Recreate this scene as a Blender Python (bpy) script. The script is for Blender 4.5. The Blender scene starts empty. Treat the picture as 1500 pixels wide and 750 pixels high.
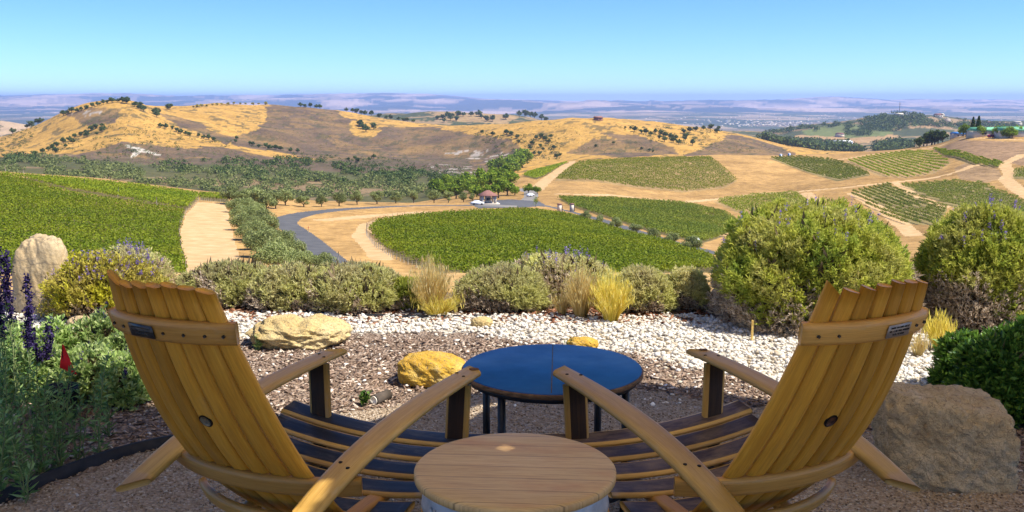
import bpy, bmesh, math, random
import numpy as np
from mathutils import Vector, Matrix
random.seed(7); rng = np.random.default_rng(11)
SC = bpy.context.scene; COL = SC.collection
# ---------------------------------------------------------------- helpers
F = 1390.0; PITCH = math.radians(9.4); CAMZ = 1.55
cp, sp = math.cos(PITCH), math.sin(PITCH)

def tag(o, label=None, cat=None, group=None, kind=None):
    if label: o['label'] = label
    if cat: o['category'] = cat
    if group: o['group'] = group
    if kind: o['kind'] = kind
    return o

def empty(name, loc=(0, 0, 0), rz=0.0, label=None, cat=None, group=None):
    o = bpy.data.objects.new(name, None); COL.objects.link(o)
    o.location = loc; o.rotation_euler = (0, 0, rz); o.empty_display_size = .2
    return tag(o, label, cat, group)

def mesh_np(name, V, Fq, mat=None, parent=None, smooth=False, uv=None, midx=None, colors=None):
    """V (n,3), Fq list of arrays (m,k) all faces of one k each."""
    me = bpy.data.meshes.new(name)
    if not isinstance(Fq, (list, tuple)): Fq = [Fq]
    V = np.asarray(V, dtype=np.float32)
    me.vertices.add(len(V)); me.vertices.foreach_set('co', V.ravel())
    nl = sum(f.size for f in Fq); nf = sum(len(f) for f in Fq)
    me.loops.add(nl); me.polygons.add(nf)
    me.loops.foreach_set('vertex_index', np.concatenate([f.ravel() for f in Fq]).astype(np.int32))
    tot = np.concatenate([np.full(len(f), f.shape[1]) for f in Fq]).astype(np.int32)
    st = np.concatenate([[0], np.cumsum(tot)[:-1]]).astype(np.int32)
    me.polygons.foreach_set('loop_start', st)
    me.polygons.foreach_set('loop_total', tot)
    if smooth: me.polygons.foreach_set('use_smooth', np.ones(nf, dtype=bool))
    if midx is not None: me.polygons.foreach_set('material_index', np.asarray(midx, dtype=np.int32))
    if uv is not None:
        l = me.uv_layers.new(name='UVMap'); l.data.foreach_set('uv', np.asarray(uv, dtype=np.float32).ravel())
    if colors is not None:
        ca = me.color_attributes.new('cover', 'FLOAT_COLOR', 'POINT')
        ca.data.foreach_set('color', np.asarray(colors, dtype=np.float32).ravel())
    me.update(calc_edges=True); me.validate()
    for m in (mat if isinstance(mat, (list, tuple)) else [mat]):
        if m: me.materials.append(m)
    o = bpy.data.objects.new(name, me); COL.objects.link(o)
    if parent: o.parent = parent
    return o

def copy_tree(o, parent=None):
    c = o.copy(); COL.objects.link(c); c.parent = parent
    for ch in list(o.children): copy_tree(ch, c)
    return c

class MB:
    """collects primitives into one mesh"""
    def __init__(s): s.V = []; s.F = {}; s.n = 0
    def add(s, V, *Fs):
        for f in Fs:
            f = np.asarray(f); s.F.setdefault(f.shape[1], []).append(f + s.n)
        s.V.append(np.asarray(V, float)); s.n += len(V); return s
    def box(s, c, d, rz=0, M=None):
        x, y, z = np.array(d) / 2.0
        v = np.array([[-x,-y,-z],[x,-y,-z],[x,y,-z],[-x,y,-z],[-x,-y,z],[x,-y,z],[x,y,z],[-x,y,z]])
        if rz:
            cc, ss = math.cos(rz), math.sin(rz); v = v @ np.array([[cc,ss,0],[-ss,cc,0],[0,0,1]])
        if M is not None: v = v @ np.asarray(M).T
        s.add(v + np.array(c), [[0,3,2,1],[4,5,6,7],[0,1,5,4],[1,2,6,5],[2,3,7,6],[3,0,4,7]]); return s
    def tube(s, pts, r, k=8, cap=True):
        pts = np.asarray(pts, float); n = len(pts); r = np.broadcast_to(r, n)
        T = np.gradient(pts, axis=0); T /= np.linalg.norm(T, axis=1)[:, None] + 1e-9
        up = np.array([0,0,1.]) if abs(T[0][2]) < .9 else np.array([1.,0,0])
        R = []
        for i in range(n):
            a = np.cross(T[i], up); a /= np.linalg.norm(a) + 1e-9; b = np.cross(a, T[i])
            th = np.arange(k) / k * 2 * math.pi
            R.append(pts[i] + r[i] * (np.cos(th)[:, None] * a + np.sin(th)[:, None] * b))
        V = np.concatenate(R); q = []
        for i in range(n - 1):
            for j in range(k):
                q.append([i*k+j, i*k+(j+1) % k, (i+1)*k+(j+1) % k, (i+1)*k+j])
        fs = [np.array(q)]
        if cap: fs += [np.array([list(range(k))]), np.array([list(range((n-1)*k, n*k))[::-1]])]
        s.add(V, *fs); return s
    def lathe(s, prof, c=(0,0,0), k=40, closed=False):
        prof = np.asarray(prof, float); th = np.arange(k) / k * 2 * math.pi; n = len(prof)
        V = np.stack([np.outer(prof[:,0], np.cos(th)), np.outer(prof[:,0], np.sin(th)), np.repeat(prof[:,1][:,None], k, 1)], -1).reshape(-1,3)
        q = [[i*k+j, i*k+(j+1) % k, ((i+1) % n)*k+(j+1) % k, ((i+1) % n)*k+j] for i in range(n if closed else n-1) for j in range(k)]
        s.add(V + np.array(c), np.array(q)); return s
    def obj(s, name, mat, parent=None, smooth=False):
        return mesh_np(name, np.concatenate(s.V), [np.concatenate(a) for a in s.F.values()], mat, parent, smooth)

# value noise -------------------------------------------------------------
_T = np.random.default_rng(5).random((256, 256)).astype(np.float64)
def vnoise(x, y):
    xi = np.floor(x).astype(int); yi = np.floor(y).astype(int); fx = x - xi; fy = y - yi
    fx = fx*fx*(3-2*fx); fy = fy*fy*(3-2*fy)
    a = _T[xi & 255, yi & 255]; b = _T[(xi+1) & 255, yi & 255]; c = _T[xi & 255, (yi+1) & 255]; d = _T[(xi+1) & 255, (yi+1) & 255]
    return (a*(1-fx)+b*fx)*(1-fy) + (c*(1-fx)+d*fx)*fy
def fbm(x, y, oct=4):
    s = 0; a = 1; t = 0
    for i in range(oct):
        s = s + a*vnoise(x*2**i + 17.3*i, y*2**i + 9.1*i); t += a; a *= .5
    return s/t*2 - 1
def n3(P, f, oct=3):
    return (fbm(P[:,0]*f+P[:,2]*f*.7+3, P[:,1]*f-P[:,2]*f*.6+8, oct) + fbm(P[:,2]*f+50, P[:,0]*f*.8+P[:,1]*f*.5+20, oct)) * .5

# camera projection ----------------------------------------------------------
def ray(px, py):
    u = (np.asarray(px, float) - 750)/F; v = (375 - np.asarray(py, float))/F
    return u, cp + v*sp, -sp + v*cp
def at_z(px, py, z=0.0):
    dx, dy, dz = ray(px, py); t = (z - CAMZ)/dz; return np.array([dx*t, dy*t, z])
def at_Y(px, py, Y):
    dx, dy, dz = ray(px, py); t = Y/dy; return np.array([dx*t, Y, CAMZ + dz*t])
def project(X, Y, Z):
    zc = Y*cp - (Z-CAMZ)*sp; yc = Y*sp + (Z-CAMZ)*cp
    zc = np.maximum(zc, 1e-3)
    return 750 + F*X/zc, 375 - F*yc/zc

# ---------------------------------------------------------------- materials
class NT:
    def __init__(s, name):
        s.m = bpy.data.materials.new(name); s.m.use_nodes = True; s.t = s.m.node_tree
        s.b = s.t.nodes['Principled BSDF']; s.out = s.t.nodes['Material Output']
    def n(s, ty, **kw):
        nd = s.t.nodes.new(ty)
        for k, v in kw.items():
            if hasattr(nd, k): setattr(nd, k, v)
            else: nd.inputs[k.replace('_', ' ')].default_value = v
        return nd
    def l(s, a, b): s.t.links.new(a, b)
    def ramp(s, src, stops):
        r = s.n('ShaderNodeValToRGB'); e = r.color_ramp.elements
        while len(e) < len(stops): e.new(.5)
        for el, (p, c) in zip(e, stops): el.position = p; el.color = (*c, 1) if len(c) == 3 else c
        s.l(src, r.inputs[0]); return r.outputs[0]
    def mix(s, fac, a, b, mode='MIX'):
        m = s.n('ShaderNodeMix', data_type='RGBA', blend_type=mode)
        for v, i in ((fac, 0), (a, 6), (b, 7)):
            if hasattr(v, 'links'): s.l(v, m.inputs[i])
            else: m.inputs[i].default_value = v if i == 0 else (*v, 1)
        return m.outputs[2]
    def coord(s, kind='Object', scale=(1,1,1)):
        c = s.n('ShaderNodeTexCoord'); mp = s.n('ShaderNodeMapping'); mp.inputs['Scale'].default_value = scale
        s.l(c.outputs[kind], mp.inputs[0]); return mp.outputs[0]
    def noise(s, vec, scale, detail=5, rough=.55, dist=0):
        nd = s.n('ShaderNodeTexNoise'); nd.inputs['Scale'].default_value = scale; nd.inputs['Detail'].default_value = detail
        nd.inputs['Roughness'].default_value = rough; nd.inputs['Distortion'].default_value = dist
        s.l(vec, nd.inputs['Vector']); return nd.outputs[0]
    def bump(s, h, strength=.3, dist=.01):
        b = s.n('ShaderNodeBump'); b.inputs['Strength'].default_value = strength; b.inputs['Distance'].default_value = dist
        s.l(h, b.inputs['Height']); s.l(b.outputs[0], s.b.inputs['Normal'])
    def done(s, col=None, rough=.8, spec=.3, metal=0):
        if col is not None:
            if hasattr(col, 'links'): s.l(col, s.b.inputs['Base Color'])
            else: s.b.inputs['Base Color'].default_value = (*col, 1)
        if hasattr(rough, 'links'): s.l(rough, s.b.inputs['Roughness'])
        else: s.b.inputs['Roughness'].default_value = rough
        s.b.inputs['Specular IOR Level'].default_value = spec; s.b.inputs['Metallic'].default_value = metal
        return s.m

def noisy(name, stops, scale=4, detail=6, rough=.85, spec=.25, bump=0, bdist=.01, bscale=None, coord='Object', metal=0, stretch=(1,1,1)):
    t = NT(name); v = t.coord(coord, stretch); n = t.noise(v, scale, detail, .6)
    c = t.ramp(n, stops)
    if bump: t.bump(t.noise(v, bscale or scale*3, 6, .6), bump, bdist)
    return t.done(c, rough, spec, metal)

def leaf(name, stops, transl=.3, rough=.6, clump=None, clump_stops=None, spec=.12):
    """foliage: colour varies per leaf (random per island) and in clumps; some light passes through"""
    t = NT(name); g = t.n('ShaderNodeNewGeometry')
    c = t.ramp(g.outputs['Random Per Island'], stops)
    if clump:
        n = t.noise(t.coord('Object'), clump, 3)
        c2 = t.ramp(n, clump_stops); c = t.mix(.55, c, c2)
    oi = t.n('ShaderNodeObjectInfo')
    hs = t.n('ShaderNodeHueSaturation'); t.l(c, hs.inputs['Color'])
    mr = t.n('ShaderNodeMapRange'); t.l(oi.outputs['Random'], mr.inputs[0]); mr.inputs[3].default_value = .8; mr.inputs[4].default_value = 1.2
    t.l(mr.outputs[0], hs.inputs['Value']); c = hs.outputs[0]
    t.done(c, rough, spec)
    if transl:
        tr = t.n('ShaderNodeBsdfTranslucent'); t.l(c, tr.inputs[0])
        mx = t.n('ShaderNodeMixShader'); mx.inputs[0].default_value = transl
        t.l(t.b.outputs[0], mx.inputs[1]); t.l(tr.outputs[0], mx.inputs[2]); t.l(mx.outputs[0], t.out.inputs[0])
    return t.m

def wood(name, c0, c1, c2, rough=.45, worn=None, wornamt=.5, spec=.4, bump=.25):
    """stave wood, grain along U"""
    t = NT(name); oi = t.n('ShaderNodeObjectInfo')
    tc = t.n('ShaderNodeTexCoord'); ad = t.n('ShaderNodeVectorMath', operation='ADD')
    cm = t.n('ShaderNodeCombineXYZ'); mu = t.n('ShaderNodeMath', operation='MULTIPLY'); mu.inputs[1].default_value = 37.0
    t.l(oi.outputs['Random'], mu.inputs[0]); t.l(mu.outputs[0], cm.inputs[0]); t.l(mu.outputs[0], cm.inputs[1]); t.l(mu.outputs[0], cm.inputs[2])
    t.l(tc.outputs['UV'], ad.inputs[0]); t.l(cm.outputs[0], ad.inputs[1])
    def mp(sc):
        m = t.n('ShaderNodeMapping'); m.inputs['Scale'].default_value = sc; t.l(ad.outputs[0], m.inputs[0]); return m.outputs[0]
    g = t.noise(mp((3, 60, 60)), 1.5, 8, .65, .4)
    g2 = t.noise(mp((1.2, 9, 9)), 1.0, 4, .5, .6)
    fine = t.noise(mp((14, 420, 420)), 1.0, 4, .6)
    c = t.ramp(g, [(.25, c0), (.5, c1), (.75, c2)])
    c = t.mix(.35, c, t.ramp(g2, [(.3, c0), (.7, c2)]))
    c = t.mix(.25, c, t.ramp(fine, [(.35, tuple(x*.45 for x in c1)), (.6, (1, 1, 1))]), 'MULTIPLY')
    if worn:
        w = t.noise(mp((5, 16, 16)), 1.3, 8, .7)
        c = t.mix(t.ramp(w, [(1-wornamt-.12, (0,0,0)), (1-wornamt+.12, (1,1,1))]), c, worn)
    hs = t.n('ShaderNodeHueSaturation'); t.l(c, hs.inputs['Color'])
    mr = t.n('ShaderNodeMapRange'); t.l(oi.outputs['Random'], mr.inputs[0]); mr.inputs[3].default_value = .74; mr.inputs[4].default_value = 1.14
    t.l(mr.outputs[0], hs.inputs['Value'])
    t.bump(fine, bump, .0015)
    return t.done(hs.outputs[0], rough, spec)

M = {}
M['oak'] = wood('oak_stave', (.36,.145,.010), (.56,.262,.020), (.69,.37,.046), rough=.5, worn=(.40,.22,.06), wornamt=.28, bump=.5)
M['oak_arm'] = wood('oak_arm', (.36,.20,.042), (.52,.31,.075), (.63,.41,.12), worn=(.46,.36,.22), wornamt=.3)
M['oak_pale'] = wood('oak_pale', (.36,.17,.03), (.49,.25,.05), (.58,.33,.085), worn=(.42,.3,.15), wornamt=.3)
M['wine'] = wood('wine_stain_blue', (.008,.009,.013), (.018,.02,.03), (.05,.05,.06), rough=.42, worn=(.13,.115,.10), wornamt=.36, spec=.35)
M['wine2'] = wood('wine_stain_purple', (.022,.014,.016), (.055,.036,.036), (.10,.07,.065), rough=.48, worn=(.18,.125,.08), wornamt=.45, spec=.3)
M['char'] = wood('charred_oak', (.010,.006,.003), (.03,.014,.006), (.075,.035,.012), rough=.75, worn=(.14,.06,.015), wornamt=.22, bump=.6)
M['endgrain'] = noisy('end_grain', [(.3,(.10,.04,.012)),(.7,(.24,.11,.03))], 40, 4)
M['hole'] = noisy('dark_hole', [(.3,(.008,.006,.005)),(.7,(.02,.014,.01))], 30)
M['bung'] = noisy('bung', [(.3,(.10,.085,.055)),(.7,(.22,.19,.13))], 60, 4, .5)
M['bung2'] = noisy('bung_dark', [(.3,(.02,.008,.005)),(.7,(.07,.02,.012))], 60, 4, .5)
M['plaque_dark'] = noisy('plaque_dark', [(.3,(.02,.022,.026)),(.7,(.05,.055,.065))], 30, 4, .35, .5, metal=.5)
M['plaque_grey'] = noisy('plaque_grey', [(.3,(.22,.18,.15)),(.7,(.3,.26,.22))], 30, 4, .4, .5, metal=.3)
M['screw'] = noisy('screw', [(.3,(.03,.03,.03)),(.7,(.09,.085,.08))], 80, 3, .4, metal=.8)
M['black_steel'] = noisy('black_steel', [(.3,(.004,.005,.008)),(.7,(.014,.016,.022))], 20, 4, .45, .4)
M['galv'] = noisy('galvanised', [(.3,(.30,.32,.33)),(.55,(.45,.46,.46)),(.75,(.55,.55,.54))], 14, 6, .55, .4, .15, .002, metal=.25)

def blue_top():
    t = NT('blue_top'); v = t.coord('Object')
    n = t.noise(v, 9, 6, .65); c = t.ramp(n, [(.3,(.007,.080,.25)),(.7,(.012,.108,.33))])
    sc = t.noise(t.coord('Object', (2, 70, 1)), 3, 5, .7)
    c = t.mix(t.ramp(sc, [(.66,(0,0,0)),(.78,(.22,.22,.22))]), c, (.06,.14,.24))
    t.bump(t.noise(v, 160, 3), .06, .001)
    r = t.ramp(t.noise(v, 6, 5), [(.3,(.42,.42,.42)),(.7,(.6,.6,.6))])
    return t.done(c, r, .3)
M['blue'] = blue_top()
M['rim'] = noisy('table_rim', [(.3,(.07,.04,.022)),(.7,(.22,.13,.07))], 30, 6, .7, .2, .3, .002, stretch=(1,1,4))

def head_wood():
    t = NT('barrel_head'); v = t.coord('Object', (3, 55, 1)); n = t.noise(v, 1.6, 8, .65, .3)
    c = t.ramp(n, [(.25,(.40,.235,.07)),(.5,(.57,.375,.135)),(.75,(.68,.49,.22))])
    pl = t.coord('Object', (0, 12.5, 0)); w = t.n('ShaderNodeTexWhiteNoise'); fl = t.n('ShaderNodeVectorMath', operation='FLOOR'); t.l(pl, fl.inputs[0]); t.l(fl.outputs[0], w.inputs['Vector'])
    c = t.mix(.35, c, t.ramp(w.outputs[0], [(0,(.33,.215,.10)),(1,(.60,.45,.27))]))
    b = t.noise(t.coord('Object', (2.2, 6, 1)), 1.6, 5, .6)
    c = t.mix(t.ramp(b, [(.52,(0,0,0)),(.68,(.75,.75,.75))]), c, (.47,.26,.095))
    sep = t.n('ShaderNodeSeparateXYZ'); t.l(pl, sep.inputs[0]); fr = t.n('ShaderNodeMath', operation='FRACT'); t.l(sep.outputs[1], fr.inputs[0])
    ln = t.ramp(fr.outputs[0], [(0,(.35,.35,.35)),(.035,(1,1,1)),(.97,(1,1,1)),(1,(.35,.35,.35))])
    c = t.mix(1, c, ln, 'MULTIPLY')
    fine = t.noise(t.coord('Object', (16, 380, 1)), 1, 4, .6)
    c = t.mix(.3, c, t.ramp(fine, [(.35,(.3,.25,.2)),(.55,(1,1,1))]), 'MULTIPLY')
    t.bump(fine, .25, .001)
    return t.done(c, .5, .35)
M['head'] = head_wood()

def rockmat(name, stops, sc=3, bump=.6, crack=(.25,.2,.14), bd=.03):
    t = NT(name); v = t.coord('Object'); n = t.noise(v, sc, 9, .65, .4); c = t.ramp(n, stops)
    vz = t.n('ShaderNodeTexVoronoi', feature='DISTANCE_TO_EDGE'); vz.inputs['Scale'].default_value = sc*1.3
    dv = t.n('ShaderNodeVectorMath', operation='ADD'); nz = t.n('ShaderNodeTexNoise'); nz.inputs['Scale'].default_value = sc*2
    t.l(v, nz.inputs['Vector']); t.l(v, dv.inputs[0]); t.l(nz.outputs[1], dv.inputs[1]); t.l(dv.outputs[0], vz.inputs['Vector'])
    c = t.mix(t.ramp(vz.outputs[0], [(0,(.8,.8,.8)),(.04,(0,0,0))]), c, crack)
    sp_ = t.noise(v, sc*14, 6, .7); c = t.mix(.35, c, t.ramp(sp_, [(.3,tuple(x*1.2 for x in crack)),(.55,(1,1,1))]), 'MULTIPLY')
    h = t.mix(.5, sp_, t.noise(v, sc*4, 7, .65))
    t.bump(h, bump, bd)
    return t.done(c, .9, .2)
M['rock_tan'] = rockmat('rock_tan', [(.3,(.48,.32,.12)),(.5,(.66,.50,.22)),(.7,(.74,.60,.33))], 4, .9, bd=.04)
M['rock_yellow'] = rockmat('rock_yellow', [(.3,(.52,.27,.03)),(.5,(.68,.42,.06)),(.7,(.74,.58,.24))], 5, .9, bd=.04)
M['rock_beige'] = rockmat('rock_beige', [(.3,(.40,.28,.145)),(.5,(.52,.39,.22)),(.7,(.60,.48,.30))], 2.2, .6)
M['rock_brown'] = rockmat('rock_brown', [(.3,(.44,.30,.15)),(.45,(.62,.46,.25)),(.6,(.70,.54,.32)),(.75,(.78,.64,.43))], 5, .9, (.28,.19,.10), .05)
M['rock_far'] = rockmat('rock_far', [(.3,(.42,.36,.29)),(.7,(.62,.56,.48))], .2, .4, bd=.5)

M['patio'] = None
def groundmat(name, stops, s1, s2, bump, bd, vor=None, fine=None, spec=.15):
    t = NT(name); v = t.coord('Object'); n = t.noise(v, s1, 8, .7); c = t.ramp(n, stops)
    n2 = t.noise(v, s2, 4, .6); c = t.mix(.4, c, t.ramp(n2, [(.3,(.45,.42,.4)),(.7,(1,1,1))]), 'MULTIPLY')
    h = n
    if vor:
        vz = t.n('ShaderNodeTexVoronoi'); vz.inputs['Scale'].default_value = vor; t.l(v, vz.inputs['Vector'])
        sep = t.n('ShaderNodeSeparateColor'); t.l(vz.outputs['Color'], sep.inputs[0])
        c = t.mix(.55, c, t.ramp(sep.outputs[0], fine)); h = vz.outputs[0]
    t.bump(h, bump, bd); return t.done(c, .95, spec)
M['patio'] = groundmat('decomposed_granite', [(.3,(.28,.20,.125)),(.5,(.38,.29,.19)),(.7,(.48,.38,.27))], 35, 1.3, .9, .012, 95, [(0,(.20,.14,.09)),(.5,(.38,.29,.2)),(.85,(.50,.42,.32)),(1,(.6,.55,.47))])
M['mulch'] = groundmat('mulch', [(.3,(.15,.10,.07)),(.5,(.26,.185,.135)),(.7,(.37,.28,.21))], 28, 1.7, 1, .02, 60, [(0,(.09,.06,.04)),(.5,(.24,.17,.12)),(.9,(.40,.31,.235)),(1,(.55,.46,.37))])
M['gravel_bed'] = groundmat('gravel_bed', [(.3,(.40,.34,.26)),(.6,(.6,.55,.46))], 30, 2, .9, .02, 40, [(0,(.3,.25,.18)),(.6,(.62,.57,.48)),(1,(.75,.72,.66))])
M['dry_bank'] = noisy('dry_bank', [(.3,(.38,.235,.09)),(.5,(.46,.29,.115)),(.7,(.54,.37,.17))], 6, 8, .95, .1, .6, .03, 20)
M['pebble'] = leaf('white_pebble', [(0,(.44,.35,.23)),(.15,(.60,.53,.42)),(.6,(.72,.67,.58)),(1,(.80,.78,.72))], 0, .8)
M['chip'] = leaf('mulch_chip', [(0,(.08,.052,.036)),(.5,(.24,.165,.12)),(.85,(.38,.28,.205)),(.95,(.52,.43,.34)),(1,(.66,.58,.48))], 0, .9)
M['grit'] = leaf('granite_grit', [(0,(.16,.11,.07)),(.5,(.35,.26,.17)),(.85,(.48,.4,.3)),(1,(.62,.56,.48))], 0, .9)

# plants
M['ros_green'] = leaf('rosemary_green', [(0,(.16,.21,.03)),(.4,(.36,.41,.055)),(.8,(.56,.57,.10)),(1,(.62,.58,.18))], .42, clump=4.2, clump_stops=[(.32,(.20,.33,.06)),(.5,(.50,.50,.075)),(.7,(.55,.47,.21))])
M['ros_olive'] = leaf('rosemary_olive', [(0,(.32,.30,.11)),(.4,(.56,.54,.19)),(.8,(.72,.70,.29)),(1,(.74,.68,.38))], .42, clump=4, clump_stops=[(.35,(.54,.45,.26)),(.6,(.68,.67,.23))])
M['ros_dry'] = leaf('rosemary_dry', [(0,(.30,.22,.15)),(.5,(.56,.45,.32)),(1,(.68,.57,.45))], .3)
M['twig'] = leaf('twig_grey', [(0,(.10,.07,.05)),(.6,(.22,.165,.125)),(1,(.34,.27,.21))], 0, .9)
M['core'] = noisy('bush_litter', [(.35,(.09,.066,.036)),(.65,(.22,.165,.10))], 12, 6, .95, .1)
M['lav'] = leaf('lavender_flower', [(0,(.16,.10,.33)),(.6,(.26,.17,.48)),(1,(.36,.27,.55))], .3)
M['salvia_dark'] = leaf('salvia_dark_flower', [(0,(.018,.012,.045)),(.6,(.04,.026,.095)),(1,(.09,.06,.19))], .2)
M['pink'] = leaf('pink_flower', [(0,(.6,.05,.3)),(1,(.75,.15,.45))], .3)
M['cat_green'] = leaf('catmint_leaf', [(0,(.22,.33,.08)),(.5,(.42,.55,.17)),(1,(.58,.66,.30))], .42)
M['yel_green'] = leaf('yellow_shrub_leaf', [(0,(.22,.19,.02)),(.4,(.48,.45,.035)),(.8,(.62,.55,.055)),(1,(.58,.42,.12))], .4, clump=4, clump_stops=[(.4,(.48,.38,.12)),(.6,(.54,.52,.04))])
M['tan_seed'] = leaf('tan_seedhead', [(0,(.36,.25,.14)),(.6,(.56,.43,.26)),(1,(.62,.48,.38))], .3)
M['blue_green'] = leaf('salvia_leaf', [(0,(.09,.17,.05)),(.5,(.17,.29,.085)),(1,(.28,.40,.16))], .3)
M['stem_green'] = leaf('stem_green', [(0,(.12,.16,.06)),(1,(.24,.28,.12))], 0, .7)
M['glossy'] = leaf('glossy_leaf', [(0,(.03,.075,.012)),(.5,(.075,.165,.022)),(.85,(.17,.31,.04)),(1,(.26,.40,.06))], .28, .38, spec=.4)
M['straw'] = leaf('straw_grass', [(0,(.66,.47,.15)),(.5,(.84,.65,.25)),(1,(.90,.78,.42))], .5, .6)
M['straw_green'] = leaf('straw_green_grass', [(0,(.52,.45,.07)),(.5,(.78,.66,.13)),(1,(.86,.74,.26))], .5, .6)
M['rust'] = leaf('leaf_litter', [(0,(.16,.06,.03)),(.6,(.30,.13,.07)),(1,(.4,.22,.13))], .1, .9)
M['vine'] = leaf('vine_leaf', [(0,(.08,.12,.008)),(.4,(.20,.275,.015)),(.85,(.34,.41,.024)),(1,(.45,.44,.05))], .4, clump=.06, clump_stops=[(.35,(.18,.26,.015)),(.65,(.35,.38,.022))])
M['vine_dark'] = leaf('vine_leaf_dark', [(0,(.08,.115,.014)),(.5,(.165,.215,.02)),(1,(.28,.31,.04))], .36, clump=.05, clump_stops=[(.35,(.15,.21,.025)),(.65,(.27,.285,.03))])
M['olive'] = leaf('olive_leaf', [(0,(.13,.165,.05)),(.5,(.27,.31,.095)),(1,(.42,.45,.19))], .32)
M['oak_leaf'] = leaf('oak_leaf', [(0,(.04,.066,.014)),(.5,(.075,.115,.024)),(1,(.14,.175,.04))], .22)
M['oak_leaf_bright'] = leaf('bright_oak_leaf', [(0,(.10,.165,.014)),(.5,(.21,.31,.025)),(1,(.35,.42,.045))], .35)  # brighter green leaf colour of these trees
M['scrub_leaf'] = leaf('scrub_leaf', [(0,(.09,.11,.032)),(.5,(.15,.175,.05)),(1,(.25,.26,.085))], .25)
M['autumn_leaf'] = leaf('yellow_tree_leaf', [(0,(.20,.19,.02)),(.5,(.34,.31,.03)),(1,(.45,.38,.05))], .3)
M['bark'] = noisy('bark', [(.3,(.05,.04,.03)),(.7,(.14,.11,.085))], 6, 5, .95)
M['asphalt'] = noisy('asphalt', [(.3,(.075,.074,.076)),(.7,(.125,.122,.12))], .35, 8, .85, .25, .3, .01, 25)
M['asphalt_grey'] = noisy('asphalt_pale', [(.3,(.19,.17,.15)),(.7,(.27,.25,.22))], .4, 8, .9)
M['track'] = noisy('dirt_track', [(.3,(.44,.28,.125)),(.5,(.52,.34,.165)),(.7,(.58,.41,.22))], .35, 9, .95, .1, .4, .05, 4)
M['post_wood'] = noisy('post_wood', [(.3,(.26,.22,.17)),(.7,(.48,.43,.35))], 8, 4, .9)
M['white'] = noisy('white_paint', [(.3,(.70,.70,.68)),(.7,(.8,.8,.78))], 3, 3, .6)
M['carwhite'] = noisy('car_paint_white', [(.3,(.72,.74,.76)),(.7,(.8,.81,.82))], 2, 2, .25, .5)
M['carred'] = noisy('car_paint_red', [(.3,(.35,.01,.04)),(.7,(.42,.02,.06))], 2, 2, .3, .5)
M['glass'] = noisy('window_glass', [(.3,(.015,.02,.025)),(.7,(.03,.04,.05))], 2, 2, .08, .6)
M['tyre'] = noisy('tyre_rubber', [(.3,(.015,.015,.015)),(.7,(.03,.03,.03))], 8, 2, .9)
M['rooftile'] = noisy('roof_tile', [(.3,(.20,.09,.075)),(.7,(.32,.16,.13))], 3, 5, .9)
M['stucco'] = noisy('stucco', [(.3,(.56,.48,.38)),(.7,(.66,.58,.47))], 3, 4, .9)
M['greenroof'] = noisy('green_metal_roof', [(.3,(.14,.42,.22)),(.7,(.22,.52,.30))], 1, 3, .5)
M['bluebooth'] = noisy('blue_plastic', [(.3,(.04,.17,.45)),(.7,(.07,.23,.55))], 1, 3, .5)
M['flag'] = noisy('red_flag', [(.3,(.50,.008,.010)),(.7,(.62,.015,.015))], 12, 3, .6)
M['edge_black'] = noisy('edging_black', [(.3,(.008,.009,.012)),(.7,(.025,.026,.03))], 12, 4, .6)
M['sail'] = leaf('added_shade_fabric', [(0,(.80,.72,.56)),(1,(.80,.72,.56))], .58, .95)  # added unseen cloth, translucent so warm fill reaches the shaded furniture
# ---------------------------------------------------------------- camera, sky, sun
cam = bpy.data.cameras.new('camera'); co = bpy.data.objects.new('camera', cam); COL.objects.link(co)
cam.sensor_width = 36; cam.lens = 36*F/1500; cam.clip_start = .05; cam.clip_end = 90000
co.location = (0, 0, CAMZ); co.rotation_euler = (math.pi/2 - PITCH, 0, 0); SC.camera = co
EL, AZ = math.radians(57), math.radians(106)
SUN = np.array([math.sin(AZ)*math.cos(EL), math.cos(AZ)*math.cos(EL), math.sin(EL)])
sl = bpy.data.lights.new('sun', 'SUN'); so = bpy.data.objects.new('sun', sl); COL.objects.link(so)
sl.energy = 3.6; sl.angle = math.radians(.5); sl.color = (1, .94, .84)
so.rotation_euler = Vector(SUN).to_track_quat('Z', 'Y').to_euler(); so.location = (0, 0, 30)
W = bpy.data.worlds.new('World'); SC.world = W; W.use_nodes = True
nt = W.node_tree; bg = nt.nodes['Background']
sky = nt.nodes.new('ShaderNodeTexSky'); sky.sky_type = 'NISHITA'; sky.sun_disc = False
sky.sun_elevation = EL; sky.sun_rotation = AZ; sky.altitude = 500; sky.air_density = .7; sky.dust_density = 0; sky.ozone_density = 6
hv = nt.nodes.new('ShaderNodeHueSaturation'); hv.inputs['Saturation'].default_value = 1.1; nt.links.new(sky.outputs[0], hv.inputs['Color'])
tint = nt.nodes.new('ShaderNodeMix'); tint.data_type = 'RGBA'; tint.blend_type = 'MULTIPLY'; tint.inputs[0].default_value = 1; tint.inputs[7].default_value = (.74, .895, 1.10, 1)
nt.links.new(hv.outputs[0], tint.inputs[6]); nt.links.new(tint.outputs[2], bg.inputs[0]); bg.inputs[1].default_value = .082
vs = SC.view_settings; vs.view_transform = 'Standard'; vs.look = 'None'; vs.exposure = 1.2; vs.gamma = 1
SC.cycles.max_bounces = 8; SC.cycles.transparent_max_bounces = 8; SC.cycles.volume_bounces = 1
try: SC.cycles.use_denoising = True
except Exception: pass

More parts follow.
